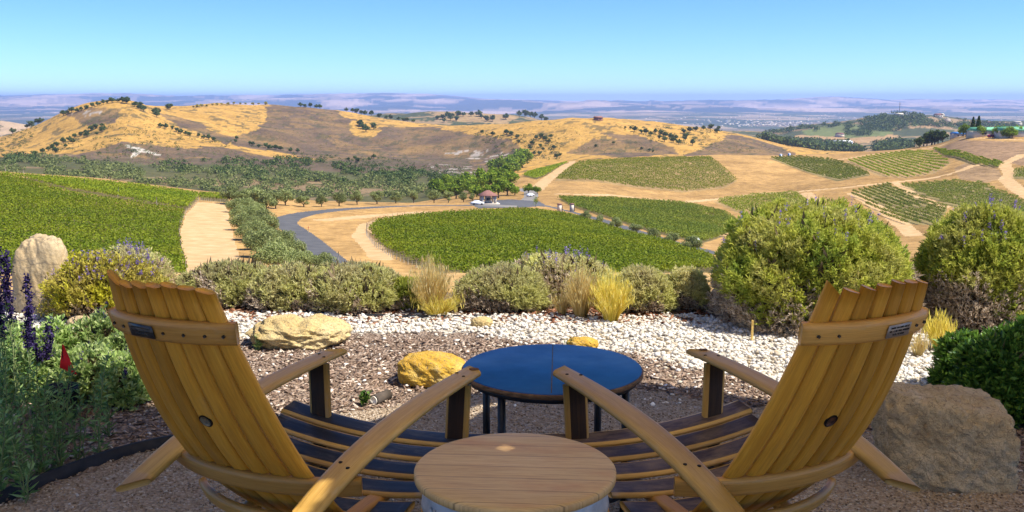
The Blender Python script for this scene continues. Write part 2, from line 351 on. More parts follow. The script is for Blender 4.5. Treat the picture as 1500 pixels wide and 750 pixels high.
# ---------------------------------------------------------------- terrain
PX = np.arange(-900, 2401, 20.0)
def line(pts, smooth=True):
    pts = sorted(pts); xs = [p[0] for p in pts]
    y = np.interp(PX, xs, [p[1] for p in pts]); D = np.interp(PX, xs, [p[2] for p in pts])
    return y, D
LN = [
 ('z', -.13, 9), ('z', -1.0, 13),
 ('z', -11.5, 60),
 line([(0,404,118),(300,402,122),(640,404,125),(900,408,125),(1500,404,125)]),
 line([(0,322,185),(300,345,190),(450,350,195),(750,350,195),(1000,368,195),(1200,372,190),(1500,365,190)]),
 line([(-300,246,300),(0,256,300),(150,266,300),(300,283,300),(450,296,315),(600,299,330),(750,297,345),(850,304,370),(950,312,380),(1050,322,380),(1200,335,350),(1350,328,340),(1500,318,330)]),
 line([(-300,252,480),(0,262,480),(150,272,480),(300,288,470),(450,298,460),(600,301,440),(700,296,420),(770,287,430),(850,272,470),(950,281,480),(1050,291,470),(1150,290,470),(1250,275,470),(1350,278,450),(1500,262,440)]),
 line([(-300,248,700),(0,252,700),(150,263,700),(300,278,700),(450,286,700),(600,284,680),(680,275,600),(760,260,570),(850,237,640),(950,232,680),(1050,229,700),(1150,231,720),(1250,227,740),(1320,221,750),(1370,214,740),(1410,199,700),(1440,195,700),(1500,192,690),(1800,188,690)]),
 line([(-300,236,950),(0,236,950),(150,238,950),(300,246,950),(450,252,950),(600,262,950),(700,262,950),(760,262,920),(850,245,950),(950,240,960),(1150,240,960),(1370,224,960),(1500,212,960)]),
 line([(-300,222,1200),(0,222,1220),(100,206,1190),(180,190,1190),(230,195,1200),(300,208,1200),(400,218,1250),(500,222,1300),(600,230,1300),(700,233,1300),(800,228,1230),(900,222,1200),(1000,226,1200),(1170,230,1250),(1300,222,1300),(1500,214,1300)]),
 line([(-300,214,1450),(0,209,1450),(50,190,1450),(90,171,1440),(130,158,1440),(170,150.5,1440),(200,151,1440),(228,160,1480),(270,159,1640),(320,153,1780),(400,152.5,1880),(470,157,1900),(530,168,1850),(600,180,1800),(650,185,1700),(700,183,1600),(760,177,1550),(840,173,1500),(900,176,1500),(950,184,1500),(990,192,1550),(1050,195,1600),(1100,203,1600),(1150,215,1620),(1200,223,1650),(1300,221,1700),(1500,213,1700)]),
 line([(-300,205,2250),(0,205,2250),(200,172,2250),(400,168,2350),(600,188,2300),(760,188,2300),(950,196,2250),(1050,200,2250),(1150,211,2200),(1250,212,2250),(1320,206,2300),(1500,202,2300)]),
 line([(-300,180,3100),(0,178,3100),(40,185,3100),(110,192,3100),(300,172,3200),(450,172,3200),(560,170,3100),(640,167,3000),(700,165,3000),(760,171,3000),(810,180,3000),(950,190,3100),(1060,194,3100),(1120,195,3100),(1166,188,3100),(1233,180,3100),(1300,168.5,3050),(1350,169,3100),(1397,174,3200),(1440,178,3300),(1500,179,3300),(1800,183,3300)]),
 ('z', -200, 5000), ('z', -215, 6500), ('z', -215, 9500), ('z', -205, 15000), ('z', -120, 21000),
 line([(-300,141,30000),(0,141,30000),(190,138.5,29000),(250,142,30000),(400,141,30000),(560,138,30000),(640,140,30000),(700,145,30000),(850,149,31000),(1000,150,31000),(1130,147.5,31000),(1215,143,30000),(1300,147,31000),(1500,148,31000)]),
 ('z', -400, 42000)]
NA = 1000; A = np.linspace(-.84, .84, NA)
ROWS = np.unique(np.concatenate([np.geomspace(8.8, 62, 40), np.geomspace(62, 900, 420), np.geomspace(900, 4200, 230), np.geomspace(4200, 42000, 110)]))
NR = len(ROWS); LR = np.log(ROWS)
fz, fd = [], []
for L in LN:
    if isinstance(L[0], str):
        fz.append(np.full(NA, float(L[1]))); fd.append(np.full(NA, float(L[2])))
    else:
        y, D = L; dx, dy, dz = ray(PX, y); a = dx/dy; z = CAMZ + dz/dy*D
        fz.append(np.interp(A, a, z)); fd.append(np.interp(A, a, D))
fz = np.array(fz); fd = np.log(np.array(fd))
kern = np.hanning(15); kern /= kern.sum()
sm = lambda v: np.convolve(np.pad(v, 7, 'edge'), kern, 'valid')
fz = np.array([sm(v) for v in fz]); fd = np.array([sm(v) for v in fd])
def pchip(x, y, xq):
    h = np.diff(x); d = np.diff(y)/h; m = np.zeros_like(y)
    for i in range(1, len(x)-1):
        if d[i-1]*d[i] > 0:
            w1 = 2*h[i]+h[i-1]; w2 = h[i]+2*h[i-1]; m[i] = (w1+w2)/(w1/d[i-1]+w2/d[i])
    m[0] = d[0]; m[-1] = d[-1]
    i = np.clip(np.searchsorted(x, xq)-1, 0, len(h)-1); t = (xq-x[i])/h[i]
    return ((1+2*t)*(1-t)**2)*y[i] + (t*(1-t)**2)*h[i]*m[i] + (t*t*(3-2*t))*y[i+1] + (t*t*(t-1))*h[i]*m[i+1]
ZG = np.empty((NR, NA))
for j in range(NA):
    ZG[:, j] = pchip(fd[:, j], fz[:, j], np.clip(LR, fd[0, j], fd[-1, j]))
XG = ROWS[:, None]*A[None, :]; YG = np.repeat(ROWS[:, None], NA, 1)
kx, ky = XG/1000, YG/1000
n_hill = fbm(kx*4.2+3, ky*4.2+7, 5); n_mid = fbm(kx*14+1, ky*14, 4); n_big = 1-np.abs(fbm(kx*.28+40, ky*.19+3, 6))*2.2
amp_h = np.interp(YG, [0,500,800,1000,1400,3200,4500,6000,15000,42000], [0,0,1.5,7,11,14,6,1.5,0,0])
amp_m = np.interp(YG, [0,90,200,700,1000,3200,5000], [0,.25,.5,1.2,3.0,4,0])
amp_b = np.interp(YG, [0,12000,17000,22000,28500,30000,33000,42000], [0,0,60,200,110,42,60,0])
ZG = ZG + n_hill*amp_h + n_mid*amp_m + (n_big-.5)*amp_b
def Zt(X, Y):
    X = np.asarray(X, float); Y = np.asarray(Y, float)
    a = np.clip((X/Y - A[0])/(A[1]-A[0]), 0, NA-1.001); r = np.clip(np.interp(np.log(np.maximum(Y, 1)), LR, np.arange(NR)), 0, NR-1.001)
    i = r.astype(int); j = a.astype(int); fr = r-i; fa = a-j
    z = (ZG[i,j]*(1-fa)+ZG[i,j+1]*fa)*(1-fr) + (ZG[i+1,j]*(1-fa)+ZG[i+1,j+1]*fa)*fr
    return np.where(Y < ROWS[0], 0.0, z)
RS = np.geomspace(9, 41000, 1400)
def hit(px, py, ymin=20, ymax=41000):
    px = np.atleast_1d(np.asarray(px, float)); py = np.atleast_1d(np.asarray(py, float))
    dx, dy, dz = ray(px, py); out = np.zeros((len(px), 3))
    rs = RS[(RS >= ymin) & (RS <= ymax)]
    for k in range(len(px)):
        X = rs*dx[k]/dy[k]; g = CAMZ + rs*dz[k]/dy[k] - Zt(X, rs)
        w = np.where(g <= 0)[0]
        if len(w) == 0: i = np.argmin(g); Yh = rs[i]
        elif w[0] == 0: Yh = rs[0]
        else:
            i = w[0]; t = g[i-1]/(g[i-1]-g[i]); Yh = rs[i-1]+(rs[i]-rs[i-1])*t
        out[k] = (Yh*dx[k]/dy[k], Yh, 0)
    out[:, 2] = Zt(out[:, 0], out[:, 1]); return out
def inpoly(X, Y, P):
    P = np.asarray(P); r = np.zeros(X.shape, bool); n = len(P)
    for i in range(n):
        x1, y1 = P[i][:2]; x2, y2 = P[(i+1) % n][:2]
        if y1 == y2: continue
        c = ((y1 > Y) != (y2 > Y)) & (X < (x2-x1)*(Y-y1)/(y2-y1)+x1); r ^= c
    return r
def subdiv(p, n=4, closed=True):
    p = np.asarray(p, float); q = np.roll(p, -1, 0) if closed else p[1:]; b = p if closed else p[:-1]
    r = np.concatenate([b + (q-b)*k/n for k in range(n)], 1).reshape(-1, 2) if closed else np.concatenate([np.stack([b+(q-b)*k/n for k in range(n)], 1).reshape(-1, 2), p[-1:]])
    return r
def wpoly(p, ymin=20, ymax=3000, n=4): q = subdiv(p, n); return hit(q[:, 0], q[:, 1], ymin, ymax)[:, :2]
def wline(p, ymin=20, ymax=3000, n=6): q = subdiv(p, n, False); return hit(q[:, 0], q[:, 1], ymin, ymax)[:, :2]
def dist_line(X, Y, P):
    d = np.full(X.shape, 1e9)
    for (x1, y1), (x2, y2) in zip(P[:-1], P[1:]):
        l2 = (x2-x1)**2+(y2-y1)**2+1e-9; t = np.clip(((X-x1)*(x2-x1)+(Y-y1)*(y2-y1))/l2, 0, 1)
        d = np.minimum(d, np.hypot(X-x1-t*(x2-x1), Y-y1-t*(y2-y1)))
    return d

# land cover --------------------------------------------------------------
VINES = {  # px outline, ymin, row direction (two px points), dense?, material, label
 'lower_left': ([(-160,256),(30,266),(100,286),(170,298),(245,309),(270,313),(262,345),(266,375),(272,404),(262,430),(120,436),(-160,436)], 90, 600, ((0,300),(200,318)), 'vine', 'big dense green vineyard on the near slope left of the dirt track'),
 'upper_left': ([(-160,246),(0,258),(100,265),(200,275),(292,288),(282,300),(272,309),(245,304),(170,291),(100,279),(40,264),(-160,250)], 90, 480, ((0,262),(200,285)), 'vine', 'narrow upper strip of vineyard above the thin pale path on the left slope'),
 'far_left_strip': ([(293,287),(336,291),(336,297),(293,293)], 90, 480, ((294,290),(334,293)), 'vine', 'short vineyard edge at the far end of the wide dirt track'),
 'centre': ([(541,340),(556,328),(600,320),(700,313.5),(770,310.5),(830,317),(870,329),(920,345),(980,361),(1030,377),(1060,398),(900,412),(700,412),(650,402),(600,385),(560,365)], 90, 600, ((560,335),(980,372)), 'vine', 'oval dense green vineyard in the middle of the view below the curving road'),
 'right_strip': ([(818,291.5),(900,292.5),(1000,299),(1062,312),(1085,330),(1060,347),(1030,356),(990,349),(930,333),(870,313),(838,303)], 200, 600, ((830,296),(1030,345)), 'vine_dark', 'green vineyard strip between the road lined with round bushes and the golden slope'),
 'hill': ([(812,265),(835,246),(850,238),(930,233),(1040,231),(1060,246),(1080,265),(1060,276),(1000,282),(930,275),(870,266)], 300, 1000, ((840,245),(1000,280)), 'rows', 'striped hilltop vineyard right of the steep pale dirt road'),
 'hill_patch': ([(766,258),(790,247),(820,239),(832,237),(800,257),(786,263)], 300, 1000, ((770,257),(825,240)), 'vine', 'small bright green vineyard patch left of the steep pale dirt road'),
 'saddle': ([(1125,232),(1170,230),(1220,234),(1255,246),(1275,257),(1225,266),(1180,252)], 300, 1000, ((1140,234),(1230,262)), 'rows_green', 'green vineyard with fine rows on the saddle right of the golden slope'),
 'dome': ([(1237,237),(1280,228),(1330,222),(1365,223),(1393,239),(1370,254),(1330,261),(1290,259),(1265,249)], 300, 1000, ((1265,233),(1330,256)), 'rows', 'domed vineyard with clear diagonal rows below the brown ploughed hill'),
 'ribbon': ([(1366,218),(1400,223),(1440,233),(1472,240),(1460,246),(1420,240),(1382,228)], 300, 1000, ((1375,221),(1460,242)), 'vine', 'tongue shaped bright green vineyard at the foot of the brown ploughed hill'),
 'brown_rows': ([(1045,295),(1110,286),(1165,283),(1185,297),(1200,310),(1080,312)], 200, 1000, ((1060,298),(1170,290)), 'rows', 'sparse brownish vineyard just above the big round bush'),
 'lower_right': ([(1243,283),(1300,271),(1345,289),(1388,306),(1375,330),(1310,328),(1280,308)], 200, 1000, ((1250,284),(1340,318)), 'rows_green', 'dark green vineyard with rows seen between the two big round bushes'),
 'upper_right': ([(1318,272),(1400,266),(1440,270),(1500,296),(1560,318),(1450,318),(1390,302),(1350,286)], 200, 1000, ((1330,273),(1470,300)), 'rows_green', 'dark green vineyard with rows above the right hand round bush'),
 'edge_right': ([(1486,250),(1560,238),(1580,270),(1484,262)], 200, 1000, ((1490,252),(1560,262)), 'rows_green', 'green vineyard patch cut by the right edge beside the curved dirt road'),
}
for k in VINES: VINES[k] = VINES[k] + (wpoly(VINES[k][0], VINES[k][1], VINES[k][2]),)
ROADC = wline([(515,412),(490,391),(470,372),(447,350),(428,335),(416,326),(424,319),(450,312.5),(500,306.5),(560,303),(620,301),(680,301),(730,299),(768,299.5),(800,301.5),(840,311),(880,322),(930,338),(975,352),(1035,371)], 90, 600)
APRON = wpoly([(686,297),(720,293.5),(750,292),(790,295),(800,301),(768,304),(700,305)], 90, 600)
BRANCH = wline([(770,296),(779,287),(776,280),(762,277)], 90, 700)
TRACKP = wpoly([(290,296),(332,298),(338,330),(346,360),(360,404),(272,404),(266,372),(262,345),(272,314)], 90, 600)
TRACKS = [(wline(p, 90, 2500), w) for p, w in [
  ([(20,265),(100,285),(170,296),(255,310)], 2.2),
  ([(784,279),(800,264),(818,251),(838,236.5)], 8),
  ([(820,284),(900,286),(1000,296),(1050,292),(1110,284),(1165,281),(1235,275),(1310,267),(1365,261),(1402,252),(1424,243),(1440,240)], 5),
  ([(1500,226),(1470,240),(1480,255),(1472,262),(1500,285),(1530,300)], 6),
  ([(1366,216),(1385,211),(1402,203.5),(1420,201.5),(1500,205)], 4),
  ([(1345,288),(1320,273),(1310,267)], 4), ([(1385,304),(1345,288)], 4),
  ([(1060,345),(1045,325),(1020,300)], 4), ([(1215,236),(1280,226),(1340,219),(1366,216)], 3),
  ([(1250,283),(1300,312),(1340,345)], 6), ([(1180,283),(1205,305)], 6),
  ([(480,322),(560,315),(620,311)], 7), ([(560,380),(545,362),(528,345),(540,328),(600,316)], 4)]]
PXG, PYG = project(XG, YG, ZG)
jx = PXG + 9*fbm(XG/60, YG/60, 4)*np.clip(YG/900, 0, 1); jy = PYG + 5*fbm(XG/60+9, YG/60+5, 4)*np.clip(YG/900, 0, 1)
C = np.zeros((NR, NA, 3)); C[:] = (.47, .285, .105)
n1 = fbm(XG/25, YG/25, 4)[..., None]; n2 = fbm(XG/160, YG/160, 4)[..., None]
C = C*(1+.20*n1+.22*n2) 
def paint(mask, col, mixn=None):
    m = mask.astype(float)
    if mixn is not None: m = m*np.clip(mixn, 0, 1)
    C[:] = C*(1-m[..., None]) + np.array(col)*m[..., None]
far = YG > 800
GOLD = (.55, .32, .078)
hn = fbm(XG/70+5, YG/70, 5)
band = (YG > 520) & (jx < 690) & (YG < 1500)
paint(band, (.12, .115, .045)); paint(band & (hn > .12), (.27, .19, .10))
paint(far & (YG < 2300) & (jx > 690), GOLD)
paint((YG > 1000) & (YG < 2300) & (jx < 1000) & (jy < 235), GOLD)
paint((YG > 850) & (jx < 690) & (jy > 232), (.11, .115, .045), .75+hn)
BR = (.155, .108, .070)
for P in ([(388,155),(430,153),(490,159),(502,172),(556,185),(620,185),(660,190),(720,200),(765,212),(772,228),(758,245),(700,258),(600,247),(520,240),(430,228),(350,215),(325,203),(378,190),(392,172)],
          [(90,232),(180,208),(262,216),(332,218),(420,236),(520,240),(620,255),(560,256),(430,250),(250,252),(120,246)],
          [(230,163),(262,170),(300,182),(345,205),(330,212),(290,192),(240,176)],
          [(95,166),(140,158),(180,160),(170,180),(120,182)],
          [(1000,228),(1040,212),(1070,198),(1110,204),(1165,222),(1170,232),(1000,234)],
          [(830,226),(870,205),(950,207),(990,226),(930,232)],
          [(880,196),(930,198),(985,214),(992,228),(930,215)]):
    m = inpoly(jx, jy, P) & (YG > 950) & (YG < 2300)
    paint(m, BR, .92+.5*hn-.35*(hn > .28))
paint((YG > 1000) & (YG < 2300) & inpoly(jx, jy, [(510,178),(550,178),(560,192),(540,202),(515,198)]), GOLD)
for P in ([(630,240),(700,246),(705,258),(660,258),(632,250)], [(640,214),(760,226),(740,240),(650,232)], [(105,166),(150,160),(150,172),(110,178)]):
    paint((YG > 900) & (YG < 2300) & inpoly(jx, jy, P) & (fbm(XG/13, YG/13, 3) > .2), (.42, .36, .30))
for P in ([(183,212.5),(200,215),(212,219),(237,227),(236,229),(208,222),(196,230),(190,231),(199,220),(183,214.5)],):
    paint((YG > 900) & (YG < 2300) & inpoly(PXG+1.5*fbm(XG/9, YG/9, 2), PYG, P), (.60, .54, .45))
# scrub speckle on all the far hills
spk = fbm(XG/14, YG/14, 3); paint((YG > 900) & (YG < 4500) & (spk > .30), (.10, .09, .045), .7)
# far ridges: woods, fields
rg = (YG >= 1750) & (YG < 5200)
paint(rg & ((jx > 1000) | (YG > 2300)), (.085, .10, .05))
paint(rg & (hn > .15) & ((jx > 1000) | (YG > 2400)), (.34, .24, .13))
for P, c in (([(1170,192),(1240,183),(1300,184),(1310,197),(1260,202),(1190,200)], (.17,.20,.07)), ([(1170,196),(1250,203),(1310,196),(1320,203),(1250,212),(1165,206)], (.45,.29,.14)),
             ([(1330,178),(1400,178),(1398,186),(1330,190)], (.42,.28,.15)), ([(1338,180),(1356,178),(1350,186),(1335,187)], (.16,.21,.08)), ([(630,165),(710,165),(760,172),(740,180),(650,178)], (.40,.27,.13)),
             ([(0,176),(40,180),(60,190),(0,200)], (.50,.36,.22))):
    paint(rg & inpoly(jx, jy, P), c)
# right knoll, ploughed brown
paint((YG > 400) & (YG < 1000) & inpoly(PXG, PYG, [(1372,219),(1404,205),(1500,208),(1620,214),(1600,240),(1500,243),(1474,238),(1440,231),(1400,221)]), (.32, .205, .115))
paint((YG > 400) & (YG < 1000) & inpoly(PXG, PYG, [(1398,246),(1420,236),(1462,248),(1470,262),(1440,268),(1405,262)]), (.36, .235, .12))
# valley floor fields and far mountains
vf = (YG > 5200)
cell = vnoise(np.floor(XG/420+.3*np.floor(YG/700)), np.floor(YG/700))
paint(vf, (.22, .18, .13)); paint(vf & (cell > .55), (.09, .11, .07)); paint(vf & (cell < .3), (.40, .31, .21)); paint(vf & (fbm(XG/900, YG/1500, 4) > .1), (.075, .095, .07))
mt = YG > 14500
paint(mt, (.36, .27, .21)); mn = fbm(XG/900, YG/1500, 6); paint(mt & (mn > .08), (.05, .07, .07), 1); paint(mt & (mn < -.18), (.62, .45, .34), 1)
# ground under the vines
for k, v in VINES.items():
    m = inpoly(XG, YG, v[6])
    paint(m, (.42, .285, .125) if v[4] == 'rows' else ((.30, .24, .10) if v[4] == 'rows_green' else (.20, .16, .07)))
paint((YG > 90) & (YG < 600) & inpoly(PXG, PYG, [(690,310),(560,330),(540,352),(600,392),(648,406),(640,398),(585,380),(552,352),(572,332),(690,315)]), (.40,.25,.10), .5)

def faces_of(mask): # boolean grid over faces (NR-1, NA-1)
    i, j = np.where(mask); b = i*NA+j
    return np.stack([b, b+1, b+NA+1, b+NA], 1)
XC = (XG[:-1,:-1]+XG[1:,1:])/2; YC = (YG[:-1,:-1]+YG[1:,1:])/2
near = (YC < 1200)
def sub(fn, lim=1200):
    r = np.zeros(XC.shape, bool); rr = ROWS[:-1] < lim; r[rr] = fn(XC[rr], YC[rr]); return r
m_road = sub(lambda x, y: (dist_line(x, y, ROADC) < 3.0) | inpoly(x, y, APRON))
m_branch = sub(lambda x, y: dist_line(x, y, BRANCH) < 3.2) & ~m_road
m_track = sub(lambda x, y: inpoly(x, y, TRACKP))
for P, w in TRACKS: m_track |= sub(lambda x, y: dist_line(x, y, P) < w/2 + .4*fbm(x/6, y/6, 2))
m_track &= ~m_road & ~m_branch

def terrain_mat():
    t = NT('terrain'); a = t.n('ShaderNodeAttribute'); a.attribute_name = 'cover'
    v = t.coord('Object'); c = a.outputs[0]
    for s, amt in ((.9, .5), (.22, .6), (.05, .38), (.014, .25)):
        c = t.mix(amt, c, t.ramp(t.noise(v, s, 6, .65), [(.34, (.45,.43,.40)), (.55, (1,1,1)), (.72, (1.3,1.25,1.15))]), 'MULTIPLY')
    t.bump(t.noise(v, .35, 8, .7), .55, .5)
    return t.done(c, .95, .1)
M['terrain'] = terrain_mat()
VG = np.stack([XG, YG, ZG], -1).reshape(-1, 3)
def compact(F_):
    u, inv = np.unique(F_, return_inverse=True); return VG[u], inv.reshape(F_.shape), u
def surf(name, mask, mat):
    v, f, u = compact(faces_of(mask))
    cc = np.concatenate([C.reshape(-1, 3)[u], np.ones((len(u), 1))], 1)
    o = mesh_np(name, v, f, mat, smooth=True, colors=cc); tag(o, kind='structure'); return o
surf('terrain', ~(m_road | m_branch | m_track), M['terrain'])
surf('road', m_road, M['asphalt']); surf('side_road', m_branch, M['asphalt_grey']); surf('dirt_track', m_track, M['track'])

# haze: one even box of air
hm = bpy.data.materials.new('haze_air'); hm.use_nodes = True; ht = hm.node_tree
for nd in list(ht.nodes):
    if nd.type == 'BSDF_PRINCIPLED': ht.nodes.remove(nd)
pv = ht.nodes.new('ShaderNodeVolumePrincipled'); pv.inputs['Color'].default_value = (.42, .58, 1.0, 1); pv.inputs['Density'].default_value = 5e-5; pv.inputs['Anisotropy'].default_value = .1
ht.links.new(pv.outputs[0], [n for n in ht.nodes if n.type == 'OUTPUT_MATERIAL'][0].inputs['Volume'])
HZ0 = float(ZG.min()) - 3; HZ1 = max(float(ZG.max()), 30) + 8
b = MB(); b.box((0, 21100, (HZ0+HZ1)/2), (74000, 42600, HZ1-HZ0)); hz = b.obj('haze', hm); tag(hz, kind='stuff')

# ---------------------------------------------------------------- foliage builders
def rand_dirs(n):
    v = rng.normal(size=(n, 3)); return v/np.linalg.norm(v, axis=1)[:, None]
def cards(P, size, ar=.6, normal=None, spread=1.0):
    """one small bent leaf clump quad per point -> V, F"""
    n = len(P); size = np.broadcast_to(size, n)[:, None]
    N = rand_dirs(n)
    if normal is not None: N = N*spread + normal; N /= np.linalg.norm(N, axis=1)[:, None] + 1e-9
    T = np.cross(N, rand_dirs(n)); T /= np.linalg.norm(T, axis=1)[:, None] + 1e-9; B = np.cross(N, T)
    a = T*size*.5; b = B*size*.5*ar
    V = np.stack([P-a, P+b*.9-a*.1, P+a, P-b*.9+a*.1], 1).reshape(-1, 3)
    return V, np.arange(4*n).reshape(n, 4)
def leaves(P, D, L, W):
    """pointed narrow leaves starting at P along D"""
    n = len(P); L = np.broadcast_to(L, n)[:, None]; W = np.broadcast_to(W, n)[:, None]
    S = np.cross(D, rand_dirs(n)); S /= np.linalg.norm(S, axis=1)[:, None] + 1e-9
    V = np.stack([P, P+D*L*.45+S*W*.5, P+D*L, P+D*L*.45-S*W*.5], 1).reshape(-1, 3)
    return V, np.arange(4*n).reshape(n, 4)
def join(parts):
    V, Fq, n = [], [], 0
    for v, f in parts: V.append(v); Fq.append(f+n); n += len(v)
    return np.concatenate(V), np.concatenate(Fq)

def crown_pts(n, rx, rz, lumps, zc):
    """points through a lumpy crown made of overlapping clumps"""
    r = np.random.default_rng(int(n*7+lumps*13+rx*100))
    ctr = r.normal(size=(lumps, 3)); ctr /= np.linalg.norm(ctr, axis=1)[:, None]; ctr *= (r.random((lumps, 1))**.45)*.72
    ctr[:, 2] = ctr[:, 2]*.85+.05
    rad = r.uniform(.26, .46, lumps)
    k = r.integers(0, lumps, n); d = r.normal(size=(n, 3)); d /= np.linalg.norm(d, axis=1)[:, None]
    rr = r.random((n, 1))**.3
    P = ctr[k] + d*rad[k][:, None]*rr
    return P*np.array([rx, rx, rz]) + np.array([0, 0, zc]), d
def tree_proto(name, rx, rz, zc, n, size, lm, trunk_h, trunk_r, lumps=16, label=None, cat='tree', group=None, ar=.75, limbs=4):
    root = empty(name, (0, 0, -1000), 0, label, cat, group)
    P, d = crown_pts(n, rx, rz, lumps, zc)
    s = rng.uniform(.6, 1.3, n)*size
    V, Fq = cards(P, s, ar, d, .9)
    mesh_np('crown', V, Fq, lm, root)
    b = MB(); b.tube([(0,0,-.8),(0.02*rx,0,trunk_h*.5),(0,.03*rx,trunk_h),(0,0,zc)], [trunk_r*1.25,trunk_r,trunk_r*.8,trunk_r*.35], 7)
    for i in range(limbs):
        a = i*6.28/limbs + .5; b.tube([(0,0,trunk_h*.75),(math.cos(a)*rx*.3,math.sin(a)*rx*.3,trunk_h+.35*(zc-trunk_h)),(math.cos(a)*rx*.6,math.sin(a)*rx*.6,zc+.1*rz)], [trunk_r*.6,trunk_r*.4,trunk_r*.15], 5)
    b.obj('trunk', M['bark'], root)
    return root
class Pool:
    def __init__(s, protos): s.p = protos; s.used = set(); s.i = 0
    def put(s, loc, sc, label, group, cat=None, name=None):
        k = s.i % len(s.p); s.i += 1; pr = s.p[k]
        o = pr if k not in s.used else copy_tree(pr); s.used.add(k)
        o.location = loc; z = rng.random()*6.28
        o.rotation_euler = (0, 0, z); q = rng.uniform(.88, 1.12)
        o.scale = (sc*q, sc*q, sc*rng.uniform(.88, 1.1)); o['label'] = label; o['group'] = group
        if cat: o['category'] = cat
        return o
OAK = Pool([tree_proto('oak_tree', 4.6, 3.7, 4.2, 620, 1.35, M['oak_leaf'], 2.2, .3, 14+i*2) for i in range(4)])
BRIGHT = Pool([tree_proto('oak_tree', 4.6, 4.0, 4.4, 1500, .95, M['oak_leaf_bright'], 2.2, .3, 18+i*3) for i in range(3)])
OLIVE = Pool([tree_proto('olive_tree', 2.25, 1.8, 2.05, 3000, .34, M['olive'], .8, .14, 15+i*2, ar=.45) for i in range(4)])
SHRUB = Pool([tree_proto('olive_bush', 2.3, 1.9, 1.75, 5200, .30, M['olive'], .5, .12, 15+i*2, ar=.4) for i in range(3)])
YEL = Pool([tree_proto('yellow_tree', 4.2, 2.6, 3.0, 420, 1.3, M['autumn_leaf'], 1.5, .22, 13+i) for i in range(2)])

def on(px, py, ymin=20, ymax=41000): return hit([px], [py], ymin, ymax)[0]

# olive trees along the outside of the road (row of spaced trees) -----------------
row = [(418,301,1.0),(445,303,.95),(471,303,.98),(497,302,1.02),(523,300,1.1),(552,299,1.1),(580,298,.95),(606,297,1.05),(636,297,1.05),(657,297,.95),(679,296,1.0),(692,295,.8)]
for i, (x, y, s) in enumerate(row):
    p = on(x, y, 150, 500); OLIVE.put(p, s*1.2, 'round grey green olive tree in the spaced row beyond the curving road', 'olive trees in the row beside the road')
for x, y, s in [(340,300,1.0),(352,303,1.0),(364,301,1.0),(376,305,1.1),(390,311,1.1),(404,306,1.0)]:
    p = on(x, y, 150, 500); OLIVE.put(p, s*1.4, 'grey green olive tree in the crowded clump at the corner where track and road part', 'olive trees at the corner of track and road')
# bushy olives between track and road
for x, y, s in [(347,312,1),(362,315,1),(378,318,.95),(350,324,1),(366,328,1.05),(384,331,1),(355,338,1),(371,342,1.0),(392,345,1.0),(363,352,1),(380,356,1.0),(398,362,1.0),(372,366,.95),(415,370,.9),(386,377,1.05),(408,384,1.0),(430,386,.85),(400,396,1.0),(452,395,.7),(432,400,.8),(475,401,.6)]:
    p = on(x, y, 60, 400); SHRUB.put(p, s*1.3, 'dense grey green olive bush in the thick belt between dirt track and road', 'olive bushes between the dirt track and the road')
# round olives along the road on the right
for i, (x, y) in enumerate([(858,324),(879,331),(903,338),(931,345),(956,353),(985,362),(1015,371)]):
    p = on(x, y, 90, 500); OLIVE.put(p, 1.0, 'small round olive tree standing along the straight road towards the gate pillars', 'round olive trees along the straight road')
# trees at the junction
p = on(774, 284, 200, 600); BRIGHT.put(p, .62, 'round dark green tree beside the road junction behind the gatehouse', 'trees at the road junction', 'tree'); 
p = on(787, 284, 200, 600); BRIGHT.put(p, .45, 'smallest bright green tree right of the round tree at the junction', 'trees at the road junction')
p = on(754, 286, 200, 600); BRIGHT.put(p, .55, 'upright green tree left of the round tree at the junction', 'trees at the road junction')
# bright oak wood behind the gatehouse
for x, y in [(690,288),(703,292),(716,292),(730,290),(743,286),(675,284),(664,281),(700,281),(718,280),(735,277),(748,272),(655,276),(688,275),(705,270),(722,268),(738,263),(752,258),(640,285),(652,290),(668,291),(756,249),(744,253),(728,256),(765,246)]:
    p = on(x, y, 300, 1200); BRIGHT.put(p, rng.uniform(.85, 1.15)*p[1]/430, 'bright green oak in the wood that climbs behind the gatehouse', 'bright oaks behind the gatehouse')
# hill oaks -------------------------------------------------------------------
def oaks(pts, sc, label, group, pool=OAK, ymin=700, ymax=2300, jit=3):
    for x, y in pts:
        p = on(x+rng.uniform(-jit, jit)*.5, y+rng.uniform(-1, 1)*.5, ymin, ymax)
        pool.put(p, sc*rng.uniform(.8, 1.25)*p[1]/1450, label, group)
oaks([(18,196),(40,186),(46,184),(54,180),(60,178),(92,170),(99,167),(106,165),(113,164),(120,162),(128,160),(135,157),(142,155),(150,153),(157,151.5),(164,150.5),(172,150),(180,149.5),(187,150)], 1.0,
     'dark oak on the crest of the rocky golden hill', 'oaks on the crest of the golden hill')
oaks([(197,157),(204,160),(211,163),(207,157),(226,168),(233,166),(229,172),(249,161),(185,152)], 1.15, 'dark oak on the right shoulder of the rocky golden hill', 'oaks on the shoulder of the golden hill')
oaks([(236,187),(243,189),(252,190),(258,193),(264,196),(272,198),(279,199),(290,201),(297,203),(306,205),(313,207),(344,209),(346,205)], .95, 'dark oak in the slanting row across the golden slope', 'oaks in a slanting row on the golden slope')
oaks([(148,186),(140,189),(132,192),(152,190),(125,196),(118,199),(110,203),(100,207),(92,211),(84,215),(78,219),(62,224),(70,221),(52,229),(128,201),(106,210),(96,217),(82,224),(150,194),(142,198)], 1.0,
     'dark oak in the gully between the two golden slopes', 'oaks in the gully of the golden hill')
oaks([(372,214),(380,216),(388,217),(396,219),(404,220),(366,212),(412,221),(425,223),(436,224),(512,236),(520,233),(540,236),(548,233),(524,238)], .9, 'dark oak in the hollow below the brown scrub slope', 'oaks below the brown slope')
